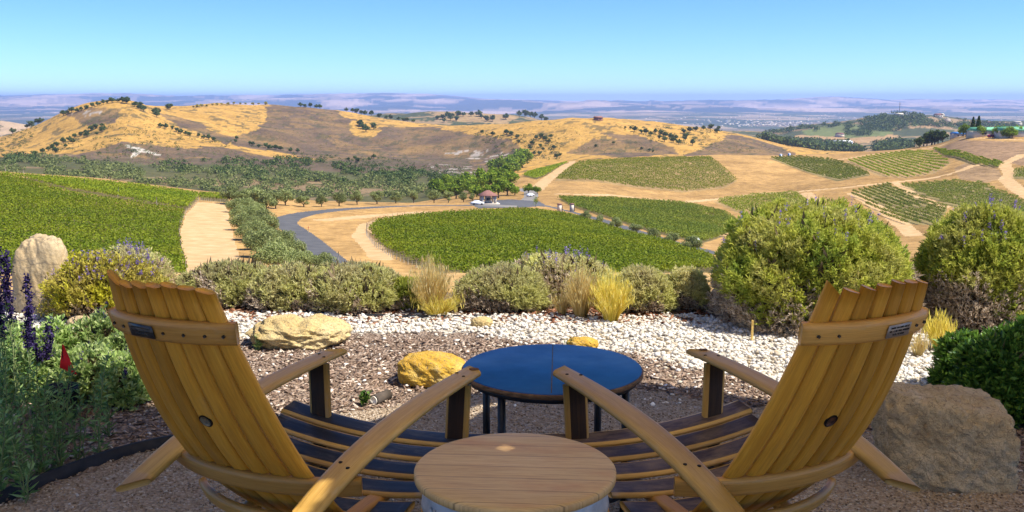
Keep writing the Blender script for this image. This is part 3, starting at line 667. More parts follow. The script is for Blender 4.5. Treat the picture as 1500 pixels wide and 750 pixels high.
oaks([(527,184),(533,189),(537,194),(546,190),(530,186)], 1.2, 'dark oak in the clump standing on the brown hillside', 'oak clump on the brown hillside')
oaks([(508,160),(515,161),(521,163),(528,164),(536,165),(545,167),(557,170),(566,172),(572,171),(583,173),(592,173),(598,174),(606,175),(440,157),(448,157),(455,157),(463,158),(470,158.5)], .85, 'dark oak along the long ridge behind the brown slope', 'oaks along the ridge', ymax=2400)
oaks([(640,176),(648,175),(655,173),(663,172),(671,171),(679,171),(650,179),(660,177),(668,177),(690,171),(700,171),(704,174),(712,178),(722,178),(740,175),(760,171),(768,171),(776,171),(784,172),(792,173),(799,174)], 1.15, 'dark oak on the wooded ridge behind the golden knoll', 'oaks on the wooded ridge', ymin=2000, ymax=3600)
oaks([(706,196),(721,199),(742,197),(748,199),(757,203),(760,209),(772,225),(770,232),(776,219),(780,212),(786,205),(793,203),(798,206),(803,210),(806,203),(790,215),(796,221),(791,227),(812,219),(821,229),(816,232),(765,226),(784,228)], .95,
     'dark oak scattered in the gully of the golden knoll', 'oaks in the gully of the golden knoll')
oaks([(873,215),(898,211),(940,219),(950,222),(957,223),(917,189),(925,190)], .65, 'lone dark oak dotted on the golden knoll', 'oaks dotted on the golden knoll')
oaks([(930,193),(938,195),(945,196),(953,198),(960,196),(968,199),(975,201),(982,203),(990,205),(966,204),(985,209),(993,212),(975,208),(1000,196),(1010,194),(1020,192),(1030,191),(1042,190),(1052,190),(1005,206),(1015,213),(1004,203),(1050,195)], 1.05,
     'dark oak in the wooded dip right of the golden knoll', 'oaks right of the golden knoll')
oaks([(283,158),(289,157),(296,156.5),(303,156),(311,155),(319,154.5),(326,154),(335,153.5),(343,153),(352,153),(361,153),(370,153),(378,153),(389,153.5)], .75, 'yellow green tree along the flat ridge top', 'yellow trees on the ridge top', pool=YEL, jit=2)
# right knoll: trees and cypresses
oaks([(1352,214),(1358,212),(1364,209),(1370,208),(1374,204),(1380,201),(1348,216),(1366,212)], 2.3, 'dark oak on the left flank of the brown ploughed hill', 'oaks on the flank of the ploughed hill', ymin=500, ymax=1000)
oaks([(1458,199),(1466,198),(1472,198),(1478,198),(1486,199),(1493,200),(1410,200),(1416,200.5),(1437,200),(1464,202),(1470,202.5),(1477,202),(1483,202.5)], 1.9, 'green tree among the roofs on top of the ploughed hill', 'trees among the hilltop roofs', pool=BRIGHT, ymin=500, ymax=1000)
def cypress(x, y, h, label):
    p = on(x, y, 500, 1000); r = empty('conifer_tree', p, 0, label, 'tree', 'conifers on the hilltop')
    n = 900; t = rng.random(n)**.8; a = rng.random(n)*6.28; rr = (1-t)**.75*h*.2*np.sqrt(rng.uniform(.4, 1, n))
    P = np.stack([np.cos(a)*rr, np.sin(a)*rr, h*(.08+.92*t)], 1); V, Fq = cards(P, h*.09, .6); mesh_np('crown', V, Fq, M['oak_leaf'], r)
    MB().tube([(0,0,-.5),(0,0,h*.8)], [h*.025, h*.008], 6).obj('trunk', M['bark'], r)
cypress(1424, 199, 13, 'left of two tall dark conifers beside the green hilltop roofs'); cypress(1432, 199, 13.5, 'right of two tall dark conifers beside the green hilltop roofs')
# trees beyond the saddle
oaks([(1183,240),(1190,241),(1212,240),(1216,238),(1170,237)], .9, 'dark oak peeping over the saddle vineyard', 'oaks behind the saddle vineyard', ymin=900, ymax=2000)

# woodland on the lower slope and on far ridges: one mass each ------------------------------
def woods(name, polys, n, size, lm, label, ymin, ymax, flat=.75, per=34, gate=None):
    P = []
    for poly, w in polys:
        poly = np.array(poly, float); k = int(n*w); x0, y0 = poly.min(0); x1, y1 = poly.max(0)
        q = np.stack([rng.uniform(x0, x1, k*4), rng.uniform(y0, y1, k*4)], 1); q = q[inpoly(q[:,0], q[:,1], poly)][:k]
        if gate is not None: q = q[fbm(q[:,0]/22, q[:,1]/9, 3) > gate]
        P.append(hit(q[:,0], q[:,1], ymin, ymax))
    P = np.concatenate(P); N = len(P); s = size*rng.uniform(.55, 1.25, N)
    d = rand_dirs(N*per); d[:, 2] = np.abs(d[:, 2])*1.15-.15
    o = np.repeat(P, per, 0) + d*np.repeat(s, per)[:, None]*np.array([1, 1, flat])*(rng.random((N*per, 1))**.3)
    o[:, 2] += np.repeat(s, per)*flat*.45
    V, Fq = cards(o, np.repeat(s, per)*.42, .75, d, .8)
    ob = mesh_np(name, V, Fq, lm); tag(ob, label, 'woodland', kind='stuff'); return ob
woods('woodland', [([(0,240),(60,226),(150,240),(260,246),(430,250),(560,258),(690,262),(700,275),(640,290),(480,290),(340,284),(200,269),(0,254)], 1.0)], 2300, 3.7, M['scrub_leaf'], 'grey green scrub woodland filling the valley slope behind the left vineyard', 480, 1400, gate=-.12)
woods('oak_woodland', [([(420,232),(520,240),(640,256),(690,262),(640,270),(480,256)], .5), ([(520,238),(640,262),(660,272),(560,262)], .3), ([(230,236),(420,232),(560,256),(640,266),(600,276),(400,270),(250,256)], 1.0), ([(0,228),(40,226),(60,240),(0,246)], .15)], 420, 4.6, M['oak_leaf'], 'dark oak clumps dotted over the valley slope', 560, 1500, gate=-.05)
woods('ridge_woodland', [([(1240,182),(1300,167),(1350,169),(1400,174),(1440,180),(1490,180),(1490,192),(1400,188),(1330,186),(1290,200),(1240,200)], .8), ([(1115,196),(1165,188),(1230,182),(1230,186),(1165,197)], .15), ([(1100,206),(1180,206),(1260,213),(1330,208),(1360,205),(1340,218),(1240,232),(1160,226),(1115,212)], 1.0), ([(1160,215),(1260,216),(1340,212),(1340,222),(1240,232),(1170,228)], .4)], 1100, 11, M['oak_leaf'], 'dark woods over the farther ridges on the right', 1700, 3600, per=22, gate=-.12)

woods('hill_scrub', [([(330,190),(390,160),(490,162),(560,188),(660,192),(770,215),(760,240),(690,255),(560,240),(430,230)], 1.0), ([(110,236),(180,210),(330,220),(420,238),(300,248)], .45), ([(830,226),(870,205),(950,207),(990,226)], .2), ([(1000,228),(1060,202),(1160,222)], .25), ([(620,180),(800,178),(900,200),(800,225),(700,190)], .25), ([(60,215),(170,155),(330,205),(200,200)], .3)], 900, 1.7, M['scrub_leaf'], 'low scrub bushes speckling the brown and golden hills', 850, 2300, per=12)
woods('dark_scrub', [([(60,222),(150,185),(330,205),(420,222),(300,215),(150,240)], .35), ([(690,195),(830,200),(820,235),(740,240)], .5), ([(420,225),(560,232),(700,250),(640,262),(480,246)], .6), ([(900,185),(1060,188),(1050,215),(960,210)], .4), ([(0,205),(60,180),(40,215),(0,228)], .2)], 420, 3.0, M['oak_leaf'], 'dark scrub bushes gathered in the gullies of the hills', 850, 2300, per=18)
# ---------------------------------------------------------------- vineyards
def vineyard(key, spec):
    px, y0, y1, (pa, pb), kind, label, P = spec
    a = on(*pa, y0, y1)[:2]; b = on(*pb, y0, y1)[:2]; d = (b-a)/np.linalg.norm(b-a); nrm = np.array([-d[1], d[0]])
    s = P @ d; r = P @ nrm; dist = P[:, 1].mean(); dens = kind in ('vine', 'vine_dark')
    sp_ = 2.4 if dens else (4.0 if kind == 'rows' else 3.4)
    step = np.interp(dist, [120, 250, 450, 800], [.3, .34, .45, .7]); k = int(np.interp(dist, [120, 250, 450, 800], [11, 10, 7, 5]))
    rows = np.arange(r.min(), r.max(), sp_); ss = np.arange(s.min(), s.max(), step)
    S, R = np.meshgrid(ss, rows); S = S.ravel() + rng.uniform(-.2, .2, S.size); R = R.ravel()
    X = S*d[0]+R*nrm[0]; Y = S*d[1]+R*nrm[1]; m = inpoly(X, Y, P) & (Y > 70)
    gap = fbm(X/7, Y/7, 3); m &= gap > (-.66 if dens else -.5)
    X, Y = X[m], Y[m]; n = len(X)
    X = np.repeat(X, k); Y = np.repeat(Y, k); w = rng.normal(0, .42 if dens else .2, n*k); al = rng.uniform(-step, step, n*k)
    X = X+w*nrm[0]+al*d[0]; Y = Y+w*nrm[1]+al*d[1]
    top = 1.75 + .3*fbm(X/3, Y/3, 2); z = Zt(X, Y) + rng.uniform(.35, 1, n*k)**.8*top*(1-.25*np.abs(w))
    size = np.interp(dist, [120, 250, 450, 800], [.34, .42, .6, .8] if dens else [.34, .38, .5, .62])*rng.uniform(.7, 1.3, n*k)
    up = np.tile([0, 0, .7], (n*k, 1)); V, Fq = cards(np.stack([X, Y, z], 1), size, .8, up, .9)
    lm = {'vine': 'vine', 'vine_dark': 'vine_dark', 'rows': 'vine', 'rows_green': 'vine_dark'}[kind]
    o = mesh_np('vineyard', V, Fq, M[lm]); tag(o, label, 'vineyard', kind='stuff')
    return len(V)//4
tot = {k: vineyard(k, v) for k, v in VINES.items()}
print('VINE QUADS', tot)

# ---------------------------------------------------------------- fence posts along the vineyards
def posts(pl, n, label, group, h=1.5, r=.06):
    q = wline(pl, 60, 600, 10); L = np.concatenate([[0], np.cumsum(np.hypot(*np.diff(q, axis=0).T))]); t = np.linspace(0, L[-1], n)
    X = np.interp(t, L, q[:, 0]); Y = np.interp(t, L, q[:, 1]); Z = Zt(X, Y)
    pm = None
    for x, y, z in zip(X, Y, Z):
        if pm is None:
            b = MB(); b.tube([(0,0,-.4),(0.02,0,h*.5),(0,0,h)], [r*1.1, r, r*.85], 6); o = b.obj('vine_post', M['post_wood']); pm = o
        else: o = pm.copy(); COL.objects.link(o)
        o.location = (x, y, z); o.rotation_euler = (rng.normal(0, .06), rng.normal(0, .06), rng.random()*6); tag(o, label, 'post', group)
posts([(290,296),(272,312),(264,330),(262,345),(266,372),(273,398)], 44, 'weathered vine post on the left edge of the wide dirt track', 'vine posts along the dirt track')
posts([(291,294),(334,298)], 16, 'weathered vine post closing the far end of the wide dirt track', 'vine posts at the end of the dirt track')
posts([(655,404),(612,393),(575,378),(550,362),(537,346),(538,334),(552,325),(580,320),(610,317)], 52, 'weathered vine post on the curved left edge of the oval vineyard', 'vine posts round the oval vineyard')
posts([(8,252),(40,258),(66,264),(122,276),(176,289),(230,303)], 6, 'weathered post standing in the left hand vineyard', 'posts in the left vineyard', 2.6, .09)
for (x, y, c, l) in [(452,341,'flag','short red topped marker stake beside the bend of the road'), (496,381,'post_wood','short brown marker stake on the dry bank right of the road')]:
    p = on(x, y, 60, 400); r = empty('marker_stake', p, 0, l, 'stake'); MB().tube([(0,0,-.2),(0,0,1.2)], .05, 6).obj('stake', M['post_wood'], r)
    MB().tube([(0,0,1.0),(0,0,1.42)], .056, 6).obj('cap', M[c] if c == 'flag' else M['bark'], r)

# ---------------------------------------------------------------- gatehouse, cars, pillars
p = on(715, 299, 200, 600); g = empty('gatehouse', p, .2, 'small open gatehouse with brown hipped tile roof on pale pillars', 'gatehouse')
b = MB(); v = [[-3.1,-2.6,3.2],[3.1,-2.6,3.2],[3.1,2.6,3.2],[-3.1,2.6,3.2],[-.5,0,4.9],[.5,0,4.9],[-3.1,-2.6,3.0],[3.1,-2.6,3.0],[3.1,2.6,3.0],[-3.1,2.6,3.0]]
b.add(v, [[0,1,5,4],[2,3,4,5],[6,7,1,0],[7,8,2,1],[8,9,3,2],[9,6,0,3],[9,8,7,6]], [[1,2,5],[3,0,4]]); b.obj('roof', M['rooftile'], g)
for sx in (-1, 1):
    for sy in (-1, 1):
        MB().box((sx*2.2, sy*1.8, 1.45), (.8, .8, 3.1)).obj('pillar', M['stucco'], g)
MB().box((0, 0, .15), (7.5, 5, .5)).obj('plinth', M['stucco'], g)
kb = MB(); kb.box((0, .3, 1.4), (1.9, 1.6, 2.4)); ko = kb.obj('booth', M['stucco'], g); MB().box((0, -.52, 1.8), (1.3, .05, .9)).obj('window', M['glass'], ko)
p = on(727, 302, 200, 600); isl = MB(); th = np.linspace(0, 6.28, 28, endpoint=False)
isl.lathe([(0.01,.42),(.9,.42),(1,.3),(1,-.6)], k=28); o = isl.obj('kerbed_island', M['asphalt_grey']); o.location = p; o.scale = (7, 2.4, .35); tag(o, 'long kerbed traffic island right of the gatehouse', 'traffic island')

def car(name, loc, rz, body, label, cat='car', van=False):
    r = empty(name, loc, rz, label, cat)
    prof = np.array([(-2.2,.35),(-2.25,.75),(-2.05,.98),(-1.5,1.02),(-.95,1.45),(.55,1.47),(1.1,1.02),(1.95,.88),(2.2,.65),(2.2,.35)] if not van else [(-2.4,.4),(-2.45,1.2),(-2.4,1.95),(-2.0,2.1),(1.2,2.1),(1.75,1.3),(2.3,1.1),(2.45,.7),(2.45,.4)])
    n = len(prof); hw = .88; V = []
    for sgn, ins in ((-1, 1), (1, 1)):
        for x, z in prof: V.append((x, sgn*hw*(1 if z < 1.1 else .86), z))
    q = [[i, (i+1) % n, n+(i+1) % n, n+i] for i in range(n)]
    b = MB(); b.add(V, np.array(q), np.array([list(range(n))[::-1], list(range(n, 2*n))])); b.obj('body', M[body], r)
    w = MB()
    w.box((-.2, 0, 1.25 if not van else 1.62), (1.3, 1.63 if not van else 1.6, .26 if not van else .5)); w.obj('window', M['glass'], r)
    for x in (-1.35, 1.35):
        for y in (-.82, .82):
            m = MB(); m.tube([(x, y-.1, .33), (x, y+.1, .33)], .33, 14); m.obj('wheel', M['tyre'], r)
    for y in (-.6, .6): MB().box((2.2, y, .68), (.06, .32, .14)).obj('headlight', M['white'], r)
    return r
p = on(699.5, 300.5, 200, 600); car('parked_car', p+[0,0,.15], .15, 'carwhite', 'white car stopped beside the gatehouse')
p = on(777, 288, 200, 700); car('parked_car', p+[0,0,.1], 1.0, 'carwhite', 'white car parked under the trees at the road junction')
p = on(1018, 357, 100, 500); car('parked_car', p+[0,0,.1], 1.2, 'carwhite', 'white car on the straight road just left of the big round bush')
p = on(1452, 202, 500, 1000); car('parked_van', p+[0,0,.1], .1, 'carred', 'long dark red vehicle on top of the ploughed hill', 'van', True)
for i, (x, y, l) in enumerate([(819.5, 311, 'left of two pale stone gate pillars astride the straight road'), (837.5, 310, 'right of two pale stone gate pillars astride the straight road')]):
    p = on(x, y, 100, 600); r = empty('gate_pillar', p, .5, l, 'gate pillar', 'gate pillars on the road'); MB().box((0,0,1.3), (1.1,1.1,3.0)).obj('shaft', M['stucco'], r)
    MB().box((0,0,2.9), (1.4,1.4,.25)).obj('cap', M['rooftile'], r); MB().box((.85,0,1.2), (.6,.3,2.2)).obj('gate_leaf', M['black_steel'], r)
p = on(784.5, 306, 100, 600); r = empty('young_tree', p, 0, 'thin young tree alone on the verge between gatehouse and gate pillars', 'tree'); MB().tube([(0,0,-.3),(.05,0,3.0)], [.07,.03], 6).obj('trunk', M['bark'], r)
V, Fq = cards(rng.normal(size=(160,3))*[.45,.45,.6]+[0,0,3.0], .4, .6); mesh_np('crown', V, Fq, M['oak_leaf_bright'], r)

# ---------------------------------------------------------------- farm buildings
def shed(name, px, py, ymin, ymax, L, Wd, h, rh, rz, wall, roof, label, cat='building', win=2):
    p = on(px, py, ymin, ymax); r = empty(name, p, rz, label, cat)
    MB().box((0,0,h/2-1), (L,Wd,h+2)).obj('wall', M[wall], r)
    e = .5; b = MB(); x, y = L/2+e, Wd/2+e
    b.add([[-x,-y,h],[x,-y,h],[x,y,h],[-x,y,h],[-x,0,h+rh],[x,0,h+rh]], [[0,1,5,4],[2,3,4,5],[3,2,1,0]], [[1,2,5],[3,0,4]]); b.obj('roof', M[roof], r)
    for i in range(win):
        MB().box(((i-(win-1)/2)*L/(win+.5), -Wd/2-.02, h*.5), (L/(win*3.2), .12, h*.38)).obj('window', M['glass'], r)
    return r
shed('winery_building', 1444, 199, 500, 1000, 22, 10, 3.5, 2.4, .1, 'stucco', 'greenroof', 'long green roofed building on the hilltop right of the conifers')
shed('winery_building', 1491, 200, 500, 1000, 26, 11, 3.8, 2.6, -.1, 'stucco', 'greenroof', 'green roofed building at the right edge of the hilltop')
shed('farm_shed', 1403, 199, 500, 1000, 9, 6, 2.6, 1.4, .2, 'stucco', 'bluebooth', 'small dark roofed shed on the hilltop left of the conifers')
shed('farm_shed', 1234, 213, 1700, 3000, 42, 15, 7, 4, .15, 'white', 'white', 'white metal barn in the wooded valley beyond the saddle vineyard')
shed('farm_shed', 1373, 203, 1700, 3400, 26, 15, 7, 4, .2, 'stucco', 'stucco', 'pale farm building among trees beyond the ploughed hill')
for i, (x, y, s, l) in enumerate([(1317,171,1.1,'pale house on the wooded ridge beside the mast'), (1374,172,1.3,'large pale house on the ridge crest'), (1379,170,1.0,'smaller pale house on the ridge right of the large one'), (1340,175,.9,'pale house in the gap of the wooded ridge'), (1388,178,1.2,'tan house on the slope under the ridge crest'), (1449,183,1.1,'white house on the wooded ridge behind the green roofs'), (1490,183,1.2,'tan house on the ridge at the right edge'), (1230,200,1.0,'tiny farmhouse in the fields below the wooded ridge')]):
    shed('house', x, y, 1700, 3600, 20*s, 13*s, 6*s, 4*s, .3*i, 'stucco', 'rooftile' if i % 2 else 'stucco', l, 'house')
p = on(1317, 170, 2500, 3600); r = empty('radio_mast', p, 0, 'thin dark mast rising from the wooded ridge', 'mast'); MB().tube([(0,0,-3),(0,0,42)], [1.0,.35], 6).obj('mast', M['black_steel'], r); MB().tube([(-3,0,36),(3,0,36)], .4, 5).obj('crossbar', M['black_steel'], r)
shed('house', 876, 176, 1300, 1700, 12, 8, 3.5, 2.5, .2, 'rooftile', 'rooftile', 'low dark red house on the crest of the golden knoll', 'house')
MBx = [(1143.5,231,'left of two blue portable toilets on the saddle'), (1156,229.5,'right of two blue portable toilets on the saddle')]
for x, y, l in MBx:
    p = on(x, y, 500, 800); r = empty('portable_toilet', p, .3, l, 'portable toilet', 'portable toilets on the saddle'); MB().box((0,0,1.2),(1.5,1.5,2.6)).obj('cabin', M['bluebooth'], r)
    MB().lathe([(1.0,2.45),(.8,2.75),(.01,2.85)], k=4).obj('roof', M['white'], r); MB().box((0,-.78,1.15),(.9,.04,2.0)).obj('door', M['white'], r)
# town on the valley floor: hundreds of tiny pale buildings
b = MB()
q = np.concatenate([np.stack([rng.uniform(1060, 1190, 90), rng.uniform(178, 186, 90)], 1), np.stack([rng.uniform(940, 1300, 110), rng.uniform(172, 186, 110)], 1), np.stack([rng.uniform(1000, 1500, 60), rng.uniform(166, 180, 60)], 1)])
for pnt in hit(q[:, 0], q[:, 1], 5500, 14000):
    w = rng.uniform(10, 38); b.box(pnt+[0,0,3], (w, rng.uniform(10, 24), rng.uniform(5, 9)), rng.random()*3)
o = b.obj('town', M['stucco']); tag(o, 'scattered white roofs of the distant valley town', 'town', kind='stuff')

# ---------------------------------------------------------------- foreground ground
gx = np.arange(-9, 9.001, .045); gy = np.concatenate([np.arange(-9, 2.6, .2), np.arange(2.6, 8.85, .035)])
GX, GY = np.meshgrid(gx, gy)
def gpoly(p): return np.array([at_z(x, y)[:2] for x, y in p])
GRAV = gpoly([(-400,452),(0,457),(150,466),(345,457),(480,461),(640,464),(760,463),(1000,463),(1080,470),(1200,492),(1400,492),(1900,505),(1900,640),(1480,600),(1400,592),(1300,590),(1140,566),(1050,546),(960,526),(900,515),(850,508),(700,489),(620,485),(520,489),(440,499),(380,497),(300,500),(0,490),(-400,490)])
EDGEPX = [(-420,900),(-150,800),(0,738),(60,712),(120,690),(180,668),(240,655),(330,640)]
MUL = gpoly([(-420,900),(-150,800),(0,738),(60,712),(120,690),(180,668),(240,655),(330,637),(430,622),(500,606),(560,600),(640,588),(700,577),(800,570),(900,568),(960,574),(1050,590),(1130,602),(1250,640),(1400,600),(1460,660),(1500,700),(1900,760),(1900,480),(1900,428),(-420,428)])
wob = lambda X, Y, a: a*fbm(X*3+5, Y*3, 3)
GZ = .012*fbm(GX*2, GY*2, 3) + .006*fbm(GX*9, GY*9, 3)
in_m = inpoly(GX+wob(GX, GY, .06), GY+wob(GX+7, GY, .06), MUL); in_g = inpoly(GX+wob(GX, GY, .10), GY+wob(GX+7, GY, .12), GRAV)
back = GY > 6.55
GZ = GZ + .018*in_m*(fbm(GX*22, GY*22, 3)) - np.clip(GY-7.6, 0, 3)**2*.05
def Zg(x, y):
    i = np.clip(np.searchsorted(gy, y)-1, 0, len(gy)-1); j = np.clip(np.round((np.asarray(x)+9)/.045).astype(int), 0, len(gx)-1); return GZ[i, j]
VGf = np.stack([GX, GY, GZ], -1).reshape(-1, 3); nxx = len(gx)
fg = in_g[:-1, :-1]; fm = (in_m[:-1, :-1] | (GY[:-1, :-1] > 6.6)) & ~fg
def gsurf(name, mask, mat):
    i, j = np.where(mask); b = i*nxx+j; f = np.stack([b, b+1, b+nxx+1, b+nxx], 1); u, inv = np.unique(f, return_inverse=True)
    o = mesh_np(name, VGf[u], inv.reshape(f.shape), mat, smooth=True); return tag(o, kind='structure')
gb = fm & (GY[:-1, :-1] > 7.55); fm &= ~gb; gsurf('gravel_bed', fg, M['gravel_bed']); gsurf('mulch_bed', fm, M['mulch']); gsurf('dry_bank', gb, M['dry_bank']); gsurf('patio_ground', ~fg & ~fm & ~gb, M['patio'])
# loose stones, chips and grit as small solid pieces
def pieces(name, X, Y, size, mat, label, cat, flat=.6, kind='stone', lift=.35):
    n = len(X); bmx = bmesh.new()
    if kind == 'stone': bmesh.ops.create_icosphere(bmx, subdivisions=1, radius=.5)
    else: bmesh.ops.create_cube(bmx, size=1)
    T = np.array([v.co[:] for v in bmx.verts]); fc = np.array([[v.index for v in f.verts] for f in bmx.faces]); bmx.free()
    if kind == 'stone':
        S = np.stack([size*rng.uniform(.7, 1.3, n), size*rng.uniform(.6, 1.0, n), size*flat*rng.uniform(.6, 1.1, n)], 1)
    else: S = np.stack([size*rng.uniform(.7, 1.8, n), size*rng.uniform(.25, .55, n), size*flat*rng.uniform(.5, 1, n)], 1)
    a = rng.random(n)*6.28; tl = rng.normal(0, .3, n)
    V = np.repeat(T[None], n, 0)*(1+rng.normal(0, .13, (n, len(T), 1)))*S[:, None, :]
    c, s_ = np.cos(tl)[:, None], np.sin(tl)[:, None]; x, z = V[..., 0]*c-V[..., 2]*s_, V[..., 0]*s_+V[..., 2]*c; y = V[..., 1]
    c, s_ = np.cos(a)[:, None], np.sin(a)[:, None]
    V = np.stack([x*c-y*s_+X[:, None], x*s_+y*c+Y[:, None], z+(Zg(X, Y)+size*flat*lift)[:, None]], -1).reshape(-1, 3)
    Fq = (fc[None]+(np.arange(n)*len(T))[:, None, None]).reshape(-1, fc.shape[1])
    o = mesh_np(name, V, Fq, mat, smooth=(kind == 'stone')); tag(o, label, cat, kind='stuff'); return o
def scat(n, x0, x1, y0, y1): return rng.uniform(x0, x1, n), rng.uniform(y0, y1, n)
X, Y = scat(62000, -4.2, 4.6, 4.6, 6.9); e = wob(X, Y, .10)
m = inpoly(X+e, Y+e, GRAV); m |= (inpoly(X+rng.normal(0, .16, X.size), Y-np.abs(rng.normal(0, .22, X.size))*0+rng.normal(0, .16, X.size), GRAV) & (rng.random(X.size) < .25))
X, Y = X[m], Y[m]; pieces('gravel', X, Y, rng.uniform(.013, .036, len(X))*rng.uniform(.8, 1.35, len(X)), M['pebble'], 'loose white and cream gravel stones in the band in front of the bushes', 'gravel')
X, Y = scat(30000, -3.6, 3.2, 3.5, 6.0); m = inpoly(X, Y, MUL) & ~inpoly(X, Y, GRAV); X, Y = X[m], Y[m]
pieces('mulch_chips', X, Y, rng.uniform(.013, .030, len(X)), M['chip'], 'brown bark mulch chips covering the bed', 'mulch', .28, 'chip', .5)
X, Y = scat(26000, -2.6, 2.7, 3.0, 5.2); m = ~(inpoly(X, Y, MUL) & (rng.random(X.size) < .8)) & ~inpoly(X, Y, GRAV); X, Y = X[m], Y[m]
pieces('granite_grit', X, Y, rng.uniform(.005, .014, len(X)), M['grit'], 'fine tan granite grit on the patio ground', 'grit', .7)
X, Y = scat(3200, -3.2, 3.0, 6.45, 7.2); pieces('leaf_litter', X, Y, rng.uniform(.02, .05, len(X)), M['rust'], 'reddish dead leaves under the clipped bushes', 'leaf litter', .18, 'chip', 1)
X, Y = scat(380, -2.2, 2.2, 4.6, 5.9); pieces('stray_pebbles', X, Y, rng.uniform(.012, .03, len(X)), M['pebble'], 'pale pebbles strayed onto the brown mulch', 'gravel')
# black bed edging strips
def strip(pl, name, label, h=.05):
    q = np.array([at_z(x, y) for x, y in pl]); t = np.linspace(0, 1, 40); L = np.concatenate([[0], np.cumsum(np.linalg.norm(np.diff(q, axis=0), axis=1))]); L /= L[-1]
    P = np.stack([np.interp(t, L, q[:, i]) for i in range(3)], 1); k3 = np.array([.25,.5,.25])
    for _ in range(6): P[1:-1] = P[:-2]*.25+P[1:-1]*.5+P[2:]*.25
    d = np.gradient(P, axis=0); nn = np.stack([-d[:, 1], d[:, 0], 0*d[:, 0]], 1); nn /= np.linalg.norm(nn, axis=1)[:, None]
    w = .009; ring = np.stack([P-nn*w-[0,0,.05], P-nn*w+[0,0,h], P+nn*w+[0,0,h], P+nn*w-[0,0,.05]], 1).reshape(-1, 3)
    f = [[i*4+j, i*4+(j+1) % 4, (i+1)*4+(j+1) % 4, (i+1)*4+j] for i in range(39) for j in range(4)]
    o = mesh_np(name, ring, np.array(f), M['edge_black']); tag(o, label, 'edging')
strip(EDGEPX, 'bed_edging', 'black edging strip curving between mulch bed and patio at lower left')
strip([(440,460),(520,463.5),(600,466),(680,466),(760,465)], 'bed_edging', 'thin black edging strip between white gravel and clipped bushes', .022)

# ---------------------------------------------------------------- rocks
def rock(px, base, wpx, top, mat, label, name='rock', depth=.8, p=2.4, rough=.10, fac=.06, skew=(0,0), lobes=None, seed=0, rz=0, tilt=0):
    b0 = at_z(px, base); sc = F/(b0[1]*cp+CAMZ*sp); w = wpx/sc; d = w*depth; Yc = b0[1]+d*.5
    h = max(at_Y(px, top, Yc+d*.1)[2], .05)
    bmx = bmesh.new(); bmesh.ops.create_icosphere(bmx, subdivisions=6, radius=1)
    V = np.array([v.co[:] for v in bmx.verts]); fc = np.array([[v.index for v in f.verts] for f in bmx.faces]); bmx.free()
    nrm = (np.abs(V)**p).sum(1)**(1/p); V = V/nrm[:, None]
    Q = V*1.3+seed*3.7
    disp = 1+rough*1.6*n3(Q, 1.1, 3)+rough*.9*n3(Q+9, 3.2, 4)-fac*np.abs(n3(Q+4, 2.3, 3))*2
    r1 = n3(Q+2, 8, 3); disp += (.03+.05*(p > 5))*r1+.016*n3(Q, 20, 2)
    V = V*disp[:, None]
    V[:, 0] += skew[0]*V[:, 2]; V[:, 1] += skew[1]*V[:, 2]; V[:, 2] += tilt*V[:, 0]
    mn, mx = V.min(0), V.max(0)
    V[:, 0] = (V[:, 0]-(mn[0]+mx[0])/2)/(mx[0]-mn[0])*w; V[:, 1] = (V[:, 1]-(mn[1]+mx[1])/2)/(mx[1]-mn[1])*d
    zz = (V[:, 2]-mn[2])/(mx[2]-mn[2]); V[:, 2] = (zz-.22)/.78*h
    if lobes: V[:, 2] *= np.where(zz > .22, 1-lobes*np.exp(-((V[:, 0]/w-.02)/.07)**2)*zz, 1)
    o = mesh_np(name, V, fc, mat, smooth=True); tag(o, label, name); o.location = (b0[0]*Yc/b0[1], Yc, 0); o.rotation_euler = (0, 0, rz); return o
rock(441, 515, 160, 458, M['rock_tan'], 'large flat pale tan rock on the mulch behind the left chair', depth=.62, p=2.2, seed=1, lobes=.16, rough=.13, fac=.12)
rock(636, 570, 110, 515, M['rock_yellow'], 'rounded yellow rock on the mulch left of the blue table', depth=.75, p=2.6, seed=2.2, tilt=-.08)
rock(706, 480, 33, 463, M['rock_tan'], 'small pale stone at the back edge of the mulch', depth=.8, seed=3)
rock(853, 515, 48, 493, M['rock_yellow'], 'small orange yellow rock just behind the blue table', depth=.7, seed=4.1)
rock(1373, 722, 208, 563, M['rock_brown'], 'big rough brown boulder beside the right chair', 'boulder', depth=.7, p=11, rough=.085, fac=.09, seed=5.3, skew=(-.06, .10), tilt=-.13, rz=-.12)
rock(64, 462, 80, 343, M['rock_beige'], 'tall upright beige boulder at the left beside the flowering shrub', 'boulder', depth=.7, p=3.1, rough=.08, seed=6.6, skew=(.10, .15))
rock(120, 484, 40, 462, M['rock_beige'], 'low beige rock at the foot of the upright boulder', depth=.7, seed=7)
# log stub
q = at_z(556, 592); r = empty('log_stub', (q[0], q[1], 0), .3, 'short cut log lying on the mulch left of the yellow rock', 'log')
b = MB(); b.tube([(-.03,-.02,.03),(.055,.05,.032)], .028, 14); b.obj('bark', M['bark'], r)
b = MB(); b.tube([(-.0325,-.022,.03),(-.036,-.025,.03)], .023, 14); b.obj('cut_face', M['pebble'], r)

